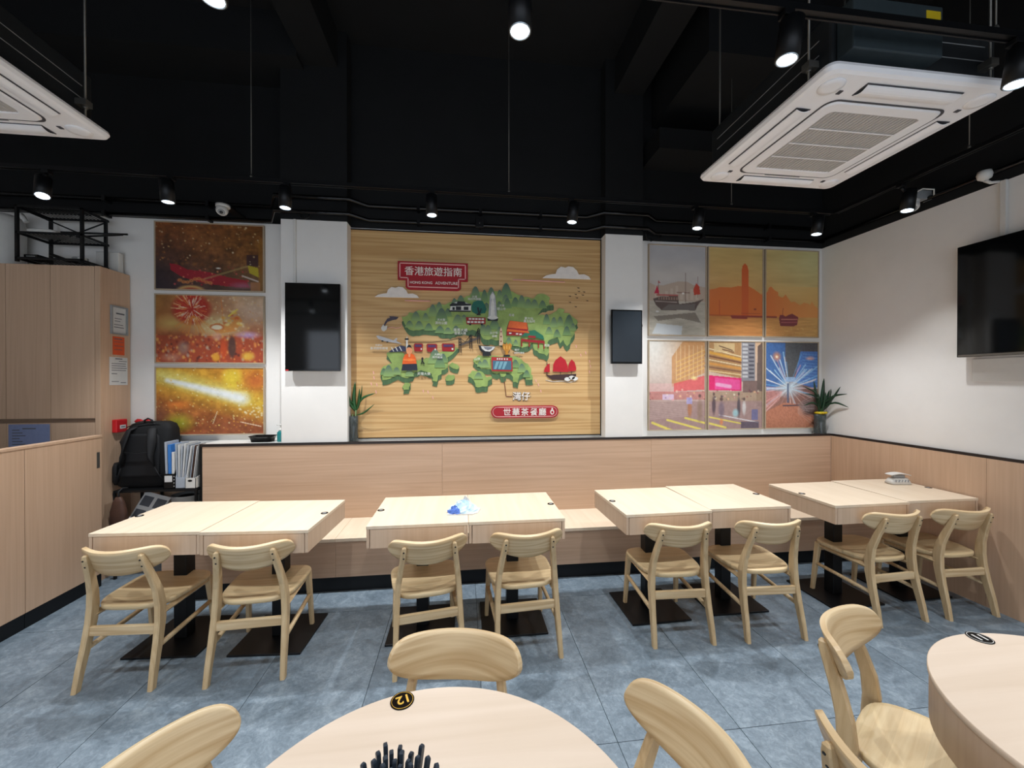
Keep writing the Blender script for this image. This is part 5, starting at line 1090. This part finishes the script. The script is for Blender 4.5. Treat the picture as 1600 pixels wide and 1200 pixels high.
square_table('bare square table next to the empty bench gap under smaller screen', 1.277, 2.634, math.radians(1.2), -1)
square_table('bare square table pushed slightly back, under the orange sunset photo', 1.862, 2.668, 0.0, 1)
square_table('bare square table joined to the table with the napkin holder', 2.728, 2.640, math.radians(1.0), -1)
square_table('square pale-wood table with the napkin holder against side wall', 3.318, 2.668, 0.0, 1)

def round_table(label, x, y, R, disc, digits, rot, ink, dr):
    t = thing('round_table', label, 'table', (x, y, 0))
    obj('table_top', MB().lathe([(R - 0.003, TH - 0.018), (R, TH - 0.016), (R, TH - 0.002), (R - 0.002, TH)], 96), M['roundtop'], t)
    obj('apron_ring', MB().loft([[(q * math.cos(a), q * math.sin(a), z) for a in np.linspace(0, 2 * PI, 97)[:-1]] for q, z in ((R - 0.004, TH - 0.018), (R - 0.004, TH - 0.15), (R - 0.022, TH - 0.15), (R - 0.022, TH - 0.018))], cap=False), M['tableside'], t)
    obj('post', MB().lathe([(0.04, 0.014), (0.04, TH - 0.018)], 20), M['blackmetal'], t)
    obj('base_plate', MB().lathe([(0.22, 0), (0.22, 0.010), (0.10, 0.014)], 40), M['blackmetal'], t)
    disc_parts(t, disc[0] - x, disc[1] - y, TH, dr, digits, rot, ink)
    return t
round_table('round pale-wood table with gold number twelve and chopsticks', -0.072, 0.651, 0.428, (-0.158, 1.043), '12', math.radians(200), 'gold', 0.030)
round_table('round pale-wood table with number eleven disc', 1.625, 0.664, 0.440, (1.640, 1.078), '11', math.radians(175), 'plasticwhite', 0.032)

# ------------------------------------------------------------------ chairs
def chair_proto(label):
    t = thing('dining_chair', label, 'chair', (0, 0, 0), 0, 'light wooden dining chairs')
    # seat: rounded at the back, slightly dished
    n = 40; ring = []
    for k in range(n):
        a = 2 * PI * k / n; c, s = math.cos(a), math.sin(a)
        e = 0.42
        x = abs(c) ** e * (1 if c >= 0 else -1); y = abs(s) ** e * (1 if s >= 0 else -1)
        if s < 0:
            x = abs(c) ** 0.58 * (1 if c >= 0 else -1); y = -abs(s) ** 0.58
        wx = 0.200 + 0.014 * y
        ring.append((x * wx, 0.028 + 0.198 * y))
    rings = []
    for z, k, dz in ((0.372, 0.96, 0), (0.376, 0.992, 0), (0.394, 1.0, 0), (0.400, 0.985, 0), (0.3995, 0.9, 0), (0.394, 0.6, 0), (0.391, 0.25, 0)):
        rings.append([(x * k, 0.028 + (y - 0.028) * k, z) for x, y in ring])
    obj('seat', MB().loft(rings), M['chY'], t)
    def leg(path, ws, ts):
        rr_ = []
        for (x, y, z), w, th in zip(path, ws, ts):
            c_ = min(w, th) * 0.18
            rr_.append([(x - th / 2 + c_, y - w / 2, z), (x + th / 2 - c_, y - w / 2, z), (x + th / 2, y - w / 2 + c_, z), (x + th / 2, y + w / 2 - c_, z), (x + th / 2 - c_, y + w / 2, z), (x - th / 2 + c_, y + w / 2, z), (x - th / 2, y + w / 2 - c_, z), (x - th / 2, y - w / 2 + c_, z)])
        return MB().loft(rr_, smooth=False)
    for s in (-1, 1):
        obj('front_leg', leg([(s * 0.186, 0.232, 0), (s * 0.180, 0.216, 0.18), (s * 0.172, 0.196, 0.372)], [0.026, 0.032, 0.042], [0.024, 0.028, 0.034]), M['chZ'], t)
        pth = [(0.183, -0.235, 0), (0.180, -0.215, 0.10), (0.176, -0.186, 0.22), (0.172, -0.166, 0.32), (0.168, -0.160, 0.40), (0.161, -0.168, 0.48), (0.150, -0.190, 0.56), (0.140, -0.214, 0.63), (0.135, -0.227, 0.665), (0.133, -0.234, 0.688), (0.132, -0.237, 0.695)]
        wz = [0.034, 0.040, 0.046, 0.052, 0.054, 0.048, 0.042, 0.038, 0.034, 0.024, 0.008]
        po = obj('rear_post', leg([(s * x, y, z) for x, y, z in pth], wz, [0.025, 0.027, 0.029, 0.030, 0.030, 0.029, 0.028, 0.028, 0.027, 0.022, 0.010]), M['chZ'], t)
        for zz, yb in ((0.668, -0.246), (0.632, -0.234)):
            obj('bolt', MB().lathe([(0.0045, 0), (0.0045, 0.003)], 8).xform(Matrix.Translation((s * 0.1365, yb + 0.002, zz)) @ Matrix.Rotation(PI / 2 + 0.38, 4, 'X')), M['blackmetal'], po)
        obj('side_rail', MB().tube([(s * 0.170, 0.190, 0.352), (s * 0.170, -0.155, 0.352)], 0.018, 4, smooth=False, flat=1.0), M['chZ'], t)
        obj('side_stretcher', MB().tube([(s * 0.180, 0.214, 0.215), (s * 0.176, -0.195, 0.190)], 0.0125, 8), M['chZ'], t)
    obj('rear_stretcher', MB().box(-0.170, 0.170, -0.189, -0.169, 0.255, 0.303), M['chX'], t, 0.003)
    obj('front_rail', MB().box(-0.160, 0.160, 0.185, 0.205, 0.335, 0.372), M['chX'], t, 0.003)
    # backrest: bent oval board leaning back
    ns, nv = 33, 9; lean = math.radians(21)
    front, back = [], []
    for j in range(nv):
        fr, bk_ = [], []
        for i in range(ns):
            sx_ = -1 + 2 * i / (ns - 1)
            ss = math.sin(sx_ * PI / 2)
            q = abs(ss)
            zt = 0.066 * (1 - q ** 9) ** 0.5
            zb = -0.080 * (1 - q ** 2.3) ** 0.5
            v = zb + (zt - zb) * j / (nv - 1)
            v += 0.014 * q * q
            yb = 0.096 * ss * ss
            x = 0.212 * ss
            yy_ = -0.238 + yb - math.sin(lean) * v; zz_ = 0.655 + math.cos(lean) * v
            edge = 0.82 if j in (0, nv - 1) or i in (0, ns - 1) else 1.0
            nrm = Vector((-0.8 * ss, math.cos(lean), math.sin(lean))).normalized()
            p = Vector((x, yy_, zz_))
            fr.append(p + nrm * 0.010 * edge); bk_.append(p - nrm * 0.010 * edge)
        front.append(fr); back.append(bk_)
    m = MB()
    vs = [v for r in front for v in r] + [v for r in back for v in r]; o_ = ns * nv; fs = []
    for j in range(nv - 1):
        for i in range(ns - 1):
            k = j * ns + i
            fs.append((k, k + 1, k + ns + 1, k + ns)); fs.append((o_ + k, o_ + k + ns, o_ + k + ns + 1, o_ + k + 1))
    m.add(vs, fs, True); fs = []
    for i in range(ns - 1):
        fs.append((i, o_ + i, o_ + i + 1, i + 1)); k = (nv - 1) * ns + i; fs.append((k, k + 1, o_ + k + 1, o_ + k))
    for j in range(nv - 1):
        k = j * ns; fs.append((k, k + ns, o_ + k + ns, o_ + k)); k += ns - 1; fs.append((k, o_ + k, o_ + k + ns, k + ns))
    m.f += fs; m.sm += [False] * len(fs)
    obj('backrest', m, M['chX'], t)
    return t
def R(d_): return math.radians(d_)
ch0 = chair_proto('light wooden chair beside the counter partition, tucked under its table')
ch0.location = (-1.752, 2.470, 0); ch0.rotation_euler = (0, 0, R(-3.5))
G = 'light wooden dining chairs'
for loc, rz_, lb in (
    ((-1.148, 2.452), 3, 'light wooden chair second along from the counter partition'),
    ((-0.222, 2.405), 9.5, 'visibly turned light wooden chair at the crumpled-cloth table'),
    ((0.350, 2.432), 4, 'light wooden chair at crumpled-cloth table, closer to the smaller screen'),
    ((1.310, 2.450), -2, 'light wooden chair under the bare table below the junk boat photo'),
    ((1.892, 2.424), -2.5, 'light wooden chair under the bare table below the sunset photos'),
    ((2.815, 2.480), 3, 'light wooden chair at napkin holder tables, farther from side wall'),
    ((3.362, 2.480), 0, 'light wooden chair against the side wall at the napkin holder table'),
    ((-0.055, 1.125), 171, 'light wooden chair on the bench side of round table twelve'),
    ((-0.550, 0.883), 245, 'light wooden chair at round table twelve toward the counter partition'),
    ((0.368, 0.861), 103, 'light wooden chair at round table twelve toward round table eleven'),
    ((1.450, 1.080), 211, 'light wooden chair facing round table eleven with its seat in full view'),
    ((1.135, 0.775), 281, 'light wooden chair at table eleven with its back toward table twelve')):
    dup(ch0, (loc[0], loc[1], 0), R(rz_), lb, G)

# ------------------------------------------------------------------ things on the tables
t = thing('crumpled_cloth', 'crumpled light blue cloth heap on a pale sheet', 'cloth', (-0.005, 2.545, TH + 0.001))
sheet = MB(); g = np.random.default_rng(2)
obj('under_sheet', MB().prism([(-0.10, -0.075), (0.055, -0.085), (0.09, -0.06), (0.11, 0.02), (0.07, 0.07), (-0.08, 0.06)], 'z', 0, 0.004), M['paper'], t)
def crumple(seed, R0, h, mat, off):
    nn = 26; m = MB(); rings = []
    for i in range(9):
        f_ = i / 8
        rings.append([])
        for k in range(nn):
            a = 2 * PI * k / nn
            q = mnoise.noise(Vector((math.cos(a) * 2.2 + seed, math.sin(a) * 2.2, f_ * 3))) * 0.5 + mnoise.noise(Vector((math.cos(a) * 6 + seed, math.sin(a) * 6, f_ * 7))) * 0.35
            rr_ = R0 * (1 - f_ ** 1.5 * 0.93) * (1 + 0.5 * q)
            rings[-1].append((off[0] + rr_ * math.cos(a) * 1.2, off[1] + rr_ * math.sin(a), 0.004 + h * f_ * (1 + 0.7 * q)))
    return m.loft(rings, smooth=False)
obj('cloth_heap', crumple(1.3, 0.074, 0.060, M['cloth'], (0.0, 0.0)), M['cloth'], t)
obj('cloth_fold', crumple(4.1, 0.044, 0.036, M['clothblue'], (-0.045, -0.035)), M['clothblue'], t)
obj('cloth_fold', crumple(8.6, 0.042, 0.072, M['cloth'], (0.018, 0.022)), M['paper'], t)
t = thing('napkin_holder', 'white patterned napkin holder with a curved top plate', 'napkin holder', (3.475, 2.800, TH + 0.001), R(-8))
obj('base_tray', MB().loft([rr(0, 0, z, hx, hy, 24, 0.5) for z, hx, hy in ((0, 0.075, 0.04), (0.006, 0.085, 0.045), (0.03, 0.075, 0.036), (0.048, 0.062, 0.028))]), M['plasticwhite'], t)
for k in range(5): obj('pattern_mark', MB().obox((-0.05 + 0.024 * k, -0.037 + 0.0005 * k, 0.030), (0.006, 0.012, 0.018), Matrix.Rotation(0.5, 3, 'Y')), M['plasticgrey'], t)
obj('neck', MB().box(-0.045, 0.045, -0.014, 0.014, 0.045, 0.072), M['plasticgrey'], t, 0.006)
obj('top_plate', MB().loft([[(x, -0.032 + 0.064 * k, 0.070 + 0.012 * (1 - (x / 0.075) ** 2) + dz) for k, dz in ((0, 0), (1, 0), (1, 0.006), (0, 0.006))] for x in np.linspace(-0.075, 0.075, 11)], smooth=False), M['plasticwhite'], t)

t = thing('chopstick_cup', 'dark cup holding chopsticks on round table twelve', 'cup', (-0.105, 0.592, TH + 0.001))
obj('cup_wall', MB().lathe([(0.040, 0), (0.048, 0.085), (0.045, 0.085), (0.037, 0.004), (0.001, 0.004)], 28), M['blackgloss'], t)
ck = MB().loft([[(q * c, q * s, z) for c, s in ((1, 1), (-1, 1), (-1, -1), (1, -1))] for q, z in ((0.0022, 0), (0.0028, 0.12), (0.0034, 0.222), (0.0026, 0.2245))], smooth=False)
cme = mesh_from('chopstick', ck); cme.materials.append(M['chop'])
g = np.random.default_rng(4)
for k in range(64):
    a = 2.39996 * k; r0 = 0.0046 * math.sqrt(k) * 0.80; tilt = 0.05 + 0.0028 * k
    if k < 8: tilt = 0.05
    o = bpy.data.objects.new('chopstick', cme); COL.objects.link(o)
    o.location = (-0.105 + r0 * math.cos(a) * 0.72, 0.592 + r0 * math.sin(a) * 0.72, TH + 0.0065 + 0.012 * g.random())
    o.rotation_euler = Vector((math.sin(min(tilt, 0.22)) * math.cos(a), math.sin(min(tilt, 0.22)) * math.sin(a), 1)).to_track_quat('Z', 'Y').to_euler()
    tag(o, 'dark square chopstick standing in the cup on round table twelve', 'chopstick', 'chopsticks in the cup')

# ------------------------------------------------------------------ track lighting
LZB = 2.79; RZ = 2.972
def rail(label, p, q):
    t = thing('track_rail', label, 'track rail', ((p[0] + q[0]) / 2, (p[1] + q[1]) / 2, RZ))
    dx_, dy_ = q[0] - p[0], q[1] - p[1]; L_ = math.hypot(dx_, dy_); ang = math.atan2(dy_, dx_)
    t.rotation_euler = (0, 0, ang)
    obj('channel', MB().box(-L_ / 2, L_ / 2, -0.018, 0.018, 0.006, 0.026).box(-L_ / 2, L_ / 2, -0.018, -0.012, 0, 0.006).box(-L_ / 2, L_ / 2, 0.012, 0.018, 0, 0.006), M['blackmetal'], t)
    n = max(2, int(L_ / 1.55))
    for k in range(n):
        x = -L_ / 2 + L_ * (k + 0.5) / n
        rd_ = obj('hanging_rod', MB().tube([(x, 0, 0.03), (x, 0, ZC - RZ)], 0.003, 6), M['steel'], t)
        obj('rod_clip', MB().lathe([(0.008, 0.0), (0.010, 0.012), (0.006, 0.024)], 10, (x, 0.0, 0.026)), M['steel'], rd_)
    return t
rail('black track rail above the bench tables', (-4.2, 2.985), (3.06, 2.985))
rail('black track rail running along beside the white side wall', (3.08, 2.965), (3.08, -2.3))
rail('black track rail crossing under the air conditioner casing', (-4.2, 1.375), (3.06, 1.375))
rail('unseen black track rail added behind the round tables for fill lamps', (-4.2, -0.25), (3.06, -0.25))  # this rail and the next are unseen, added to carry fill lamps
rail('unseen black track rail added near the front opening for fill lamps', (-4.2, -1.75), (3.06, -1.75))
def lamp(x, y, rail_xy, label, group, tilt=(0.0, 0.0), watts=LAMP_W):
    t = thing('track_spotlight', label, 'spotlight', (x, y, LZB), 0, group)
    ax = (rail_xy[0] - x, rail_xy[1] - y)
    obj('adapter', MB().box(ax[0] - 0.02, ax[0] + 0.02, ax[1] - 0.02, ax[1] + 0.02, RZ - LZB - 0.022, RZ - LZB - 0.001), M['blackmetal'], t, 0.002)
    obj('stem', MB().tube([(ax[0], ax[1], RZ - LZB - 0.022), (ax[0] * 0.4, ax[1] * 0.4, 0.135)], 0.010, 8), M['blackmetal'], t)
    D = Vector((tilt[0], tilt[1], -1)).normalized(); Q = D.to_track_quat('-Z', 'Y').to_matrix().to_4x4()
    h = obj('housing', MB().loft([[(q * math.cos(a), q * math.sin(a), z) for a in np.linspace(0, 2 * PI, 29)[:-1]] for q, z in ((0.032, 0.150), (0.041, 0.142), (0.041, 0.0), (0.036, 0.0), (0.035, 0.010))]).xform(Q), M['blackmetal'], t)
    obj('trim_ring', MB().loft([[(q * math.cos(a), q * math.sin(a), z) for a in np.linspace(0, 2 * PI, 29)[:-1]] for q, z in ((0.0365, 0.001), (0.0365, -0.003), (0.0325, -0.003), (0.0325, 0.004))], cap=False).xform(Q), M['ring'], h)
    obj('lens', MB().lathe([(0.0325, 0.003), (0.026, 0.0), (0.008, -0.002)], 24).xform(Q), M['lens'], h)
    ld = bpy.data.lights.new('lamp_beam', 'SPOT'); ld.energy = watts; ld.color = LAMP_COL; ld.spot_size = math.radians(102); ld.spot_blend = 0.7; ld.shadow_soft_size = 0.016
    lo = bpy.data.objects.new('lamp_beam', ld); COL.objects.link(lo); lo.parent = t
    lo.location = D * 0.030; lo.rotation_euler = D.to_track_quat('-Z', 'Y').to_euler()
    return t
for x, tl_, lb in ((-2.74, (0.22, -0.30), 'black cylinder spotlight on bench rail in front of tall cabinet'), (-1.99, (0.05, 0.04), 'black cylinder spotlight on bench rail beside the eyeball camera'), (-1.242, (0, 0), 'black cylinder spotlight on bench rail over the taller screen pillar'), (-0.232, (0.03, -0.02), 'black cylinder spotlight on bench rail over the red title sign'), (0.818, (-0.1, 0.02), 'black cylinder spotlight on bench rail over the larger map cloud'), (1.838, (-0.14, 0.03), 'black cylinder spotlight on bench rail over the junk boat photo'), (2.888, (-0.12, 0.04), 'black cylinder spotlight on bench rail over the ferry photo')):
    lamp(x, 2.955, (x, 2.985), lb, 'spotlights on the bench rail', tl_, LAMP_W * (0.7 if x < -2.5 else 1.15))
lamp(3.13, 2.470, (3.08, 2.470), 'black cylinder spotlight beside the white camera near side wall', None, (-0.14, 0), LAMP_W * 0.65)
lamp(3.08, 0.70, (3.08, 0.70), 'black cylinder spotlight over the far end of side wall', None)
for x, lb in ((-2.9, 'black cylinder spotlight beyond the counter air conditioner'), (-1.85, 'black cylinder spotlight between partition and round table twelve'), (-0.792, 'black cylinder spotlight above the chair by the partition side of table twelve'), (0.194, 'black cylinder spotlight hanging alone above round table twelve'), (1.214, 'black cylinder spotlight hanging in front of the air conditioner casing'), (2.246, 'black cylinder spotlight hanging at the corner of the air conditioner panel')):
    lamp(x, 1.372, (x, 1.375), lb, 'spotlights on the rail crossing under the air conditioner', (-0.10, 0.06) if x > 1 else (0, 0), LAMP_W * 0.75)
g3 = 'unseen fill spotlights added behind the round tables'  # out-of-view lamps added to raise the ambient light
for y in (-0.25, -1.75):
    for x in (-2.6, -1.0, 0.6, 2.2):
        lamp(x, y, (x, y), 'unseen black cylinder spotlight added behind the round tables for fill', g3, (0, 0), LAMP_W * 0.65)

# ------------------------------------------------------------------ ceiling cassettes
def cassette(label, cx, cy, sticker):
    z = 2.88
    t = thing('ceiling_air_conditioner', label, 'air conditioner', (cx, cy, z))
    def sq(h, r, zz, n=7):
        out = []
        for sx_, sy_, a0 in ((1, 1, 0), (-1, 1, PI / 2), (-1, -1, PI), (1, -1, 3 * PI / 2)):
            for k in range(n):
                a = a0 + PI / 2 * k / (n - 1); out.append((sx_ * (h - r) + r * math.cos(a), sy_ * (h - r) + r * math.sin(a), zz))
        return out
    obj('face_panel', MB().loft([sq(0.420, 0.03, 0.055), sq(0.475, 0.04, 0.035), sq(0.478, 0.042, 0.022), sq(0.470, 0.040, 0.006), sq(0.455, 0.04, 0.0), sq(0.330, 0.05, -0.004)], smooth=False), M['acwhite'], t)
    obj('casing', MB().box(-0.42, 0.42, -0.42, 0.42, 0.055, 0.30), M['acbody'], t, 0.012)
    fr = obj('intake_frame', MB().loft([sq(0.312, 0.05, -0.004), sq(0.305, 0.05, -0.012), sq(0.255, 0.03, -0.012), sq(0.245, 0.025, -0.004)], smooth=False, cap=False), M['acwhite'], t)
    obj('intake_gap', MB().loft([sq(0.322, 0.055, -0.0045), sq(0.322, 0.055, -0.006), sq(0.312, 0.05, -0.006), sq(0.312, 0.05, -0.0045)], smooth=False, cap=False), M['acline'], t)
    gr = obj('intake_grille', MB().box(-0.25, 0.25, -0.25, 0.25, -0.0075, -0.0045), M['acgrey'], t)
    for k in range(24):
        y = -0.24 + 0.48 * k / 23
        obj('grille_slat', MB().box(y - 0.003, y + 0.003, -0.245, 0.245, -0.011, -0.0075), M['acgrey'], gr)
    for y in (-0.125, 0.0, 0.125): obj('grille_rib', MB().box(-0.245, 0.245, y - 0.004, y + 0.004, -0.0125, -0.011), M['acwhite'], gr)
    for k in range(4):
        Rm = Matrix.Rotation(k * PI / 2, 4, 'Z')
        sl = obj('outlet_slot', MB().box(-0.245, 0.245, 0.350, 0.425, -0.0048, -0.002).xform(Rm), M['acline'], t)
        obj('louvre_flap', MB().loft([[(x, 0.354 + 0.066 * q, -0.006 - 0.010 * math.sin(PI * q) - e) for q, e in [(i / 6, 0) for i in range(7)] + [(i / 6, 0.004) for i in range(6, -1, -1)]] for x in (-0.24, 0.24)], smooth=False).xform(Rm), M['acwhite'], sl)
        c = obj('corner_cover', MB().loft([[(0.385 + q * math.cos(a), 0.385 + q * math.sin(a), zz) for a in np.linspace(0, 2 * PI, 21)[:-1]] for q, zz in ((0.052, -0.001), (0.050, -0.006), (0.03, -0.008))]).xform(Rm), M['acwhite'], t)
        obj('corner_notch', MB().box(0.310, 0.328, 0.350, 0.372, -0.0062, -0.003).xform(Rm), M['acline'], c)
        br_ = obj('hanger_bracket', MB().box(0.40, 0.47, 0.32, 0.36, 0.10, 0.13).xform(Rm), M['steel'], t)
        obj('hanger_rod', MB().tube([(0.452, 0.34, 0.05), (0.452, 0.34, ZC - z)], 0.005, 8).xform(Rm), M['steel'], br_)
        obj('nut', MB().lathe([(0.011, 0.088), (0.011, 0.10)], 6, (0.452, 0.34, 0)).xform(Rm), M['steel'], br_)
        for zz in (0.150, 0.215):
            obj('casing_slot', MB().box(-0.36, 0.36, 0.4198, 0.4215, zz, zz + 0.0035).xform(Rm), M['plasticgrey'], t)
    obj('indicator_strip', MB().box(-0.12, 0.12, 0.326, 0.331, -0.0062, -0.004), M['plasticgrey'], t)
    if sticker:
        obj('yellow_sticker', MB().box(-0.055, 0.015, -0.5018, -0.5002, 0.205, 0.265), M['yellow'], t)
        obj('side_box', MB().box(-0.40, 0.03, -0.50, -0.423, 0.075, 0.29), M['acbox'], t, 0.006)
    return t
cassette('white square ceiling air conditioner hung over the bare tables', 2.000, 1.966, True)
cassette('white square ceiling air conditioner hung near the counter partition', -2.375, 1.945, False)

# ------------------------------------------------------------------ cameras, conduits
def dome(label, x, y, z, look):
    t = thing('security_camera', label, 'camera', (x, y, z))
    D = Vector(look).normalized(); Q = D.to_track_quat('Z', 'Y').to_matrix().to_4x4()
    up = MB().lathe([(0.050, 0.0), (0.050, -0.018), (0.047, -0.022)], 24)
    obj('mount_ring', up.xform(Matrix.Translation((0, 0.01, 0.045))), M['plasticwhite'], t)
    ey = obj('eyeball', MB().lathe([(0.012, -0.040), (0.034, -0.030), (0.043, -0.005), (0.041, 0.018), (0.032, 0.034), (0.028, 0.036)], 24).xform(Q), M['plasticwhite'], t)
    obj('lens_face', MB().lathe([(0.028, 0.034), (0.024, 0.039), (0.004, 0.040)], 20).xform(Q), M['plasticgrey'], ey)
    obj('lens', MB().lathe([(0.013, 0.0395), (0.011, 0.043), (0.003, 0.044)], 16).xform(Q), M['glassdark'], ey)
    return t
c_ = dome('white eyeball security camera above the firework pictures', -1.955, 3.50, 2.972, (0.2, -0.7, -0.75))
obj('bracket', MB().box(-0.035, 0.035, 0.0, 0.288, 0.046, 0.062), M['blackmetal'], c_)
c_ = dome('white security camera with loose cable beside the side wall', 3.50, 2.725, 2.955, (-0.5, -0.45, -0.8))
obj('bracket', MB().box(-0.035, 0.139, -0.03, 0.03, 0.045, 0.115), M['plasticgrey'], c_, 0.004)
obj('loose_cable', MB().tube([(-0.04, -0.02, 0.075), (0.0, -0.07, 0.10), (0.06, -0.10, 0.085), (0.10, -0.07, 0.055)], 0.005, 6), M['plasticwhite'], c_)
t = thing('motion_sensor', 'small white sensor on a bent stalk above television trunking', 'sensor', (3.60, 2.335, 2.95))
obj('sensor_head', MB().lathe([(0.012, -0.02), (0.034, -0.005), (0.040, 0.02), (0.034, 0.045), (0.012, 0.052)], 20, (-0.03, 0, 0.03)), M['plasticwhite'], t)
obj('stalk', MB().tube([(-0.03, 0, 0.012), (-0.01, -0.02, -0.012), (0.036, -0.05, -0.014)], [0.012, 0.010, 0.008], 8), M['plasticwhite'], t)
def conduit(label, z, y, r):
    o = 0.11
    xs_ = [(-4.2, BYL - 0.05), (C1[0] - 0.16, BYL - 0.05), (C1[0] - 0.03, CY - 0.04), (C1[1] + 0.03, CY - 0.04), (C1[1] + 0.16, y), (C2[0] - 0.16, y), (C2[0] - 0.03, CY - 0.04), (C2[1] + 0.03, CY - 0.04), (C2[1] + 0.16, y), (RX - 0.03, y)]
    t = thing('conduit', label, 'conduit', (0, y, z))
    obj('pipe', MB().tube([(a, b, z) for a, b in xs_], r, 10), M['blackgloss'], t, world=True)
    for x in (-3.0, -2.2, -0.4, 0.15, 0.7, 2.3, 3.0):
        yy_ = BYL if x < C1[0] else BY
        obj('saddle', MB().box(x - 0.012, x + 0.012, yy_ - 0.075, yy_ - 0.001, z - r - 0.006, z + r + 0.006), M['blackmetal'], t, world=True)
    return t
conduit('upper black conduit clipped along the back wall', 3.115, 3.615, 0.018)
conduit('lower black conduit clipped along the back wall', 2.990, 3.615, 0.016)
t = thing('junction_box', 'black junction box on the lower conduit above oak panel', 'junction box', (0.14, 3.62, 2.95))
obj('box_body', MB().box(0.105, 0.175, 3.56, 3.594, 2.955, 3.03), M['blackmetal'], t, 0.004, world=True)
obj('cover_screw', MB().lathe([(0.005, 0), (0.005, 0.002)], 8).xform(Matrix.Translation((0.14, 3.56, 2.99)) @ Matrix.Rotation(PI / 2, 4, 'X')), M['steel'], t, world=True)
o = obj('conduit', MB().tube([(3.61, 3.63, 3.01), (3.61, 2.2, 3.01), (3.61, 0.0, 3.01), (3.61, -2.4, 3.01)], 0.016, 10), M['blackgloss'])
tag(o, 'black conduit running along the upper side wall', 'conduit')
o = obj('loose_wire', MB().tube([(1.675, 3.52, 2.96), (1.70, 3.55, 2.915), (1.76, 3.58, 2.905), (1.85, 3.60, 2.94), (1.88, 3.61, 2.99)], 0.005, 6), M['blackmetal'])
tag(o, 'black loose wire drooping over the junk boat photo corner', 'wire')
o = obj('loose_wire', MB().tube([(-1.36, 3.525, 2.99), (-1.355, 3.52, 2.95), (-1.33, 3.515, 2.935), (-1.29, 3.515, 2.95), (-1.28, 3.52, 3.0)], 0.005, 6), M['blackmetal'])
tag(o, 'black loose wire looping over the taller screen pillar', 'wire')
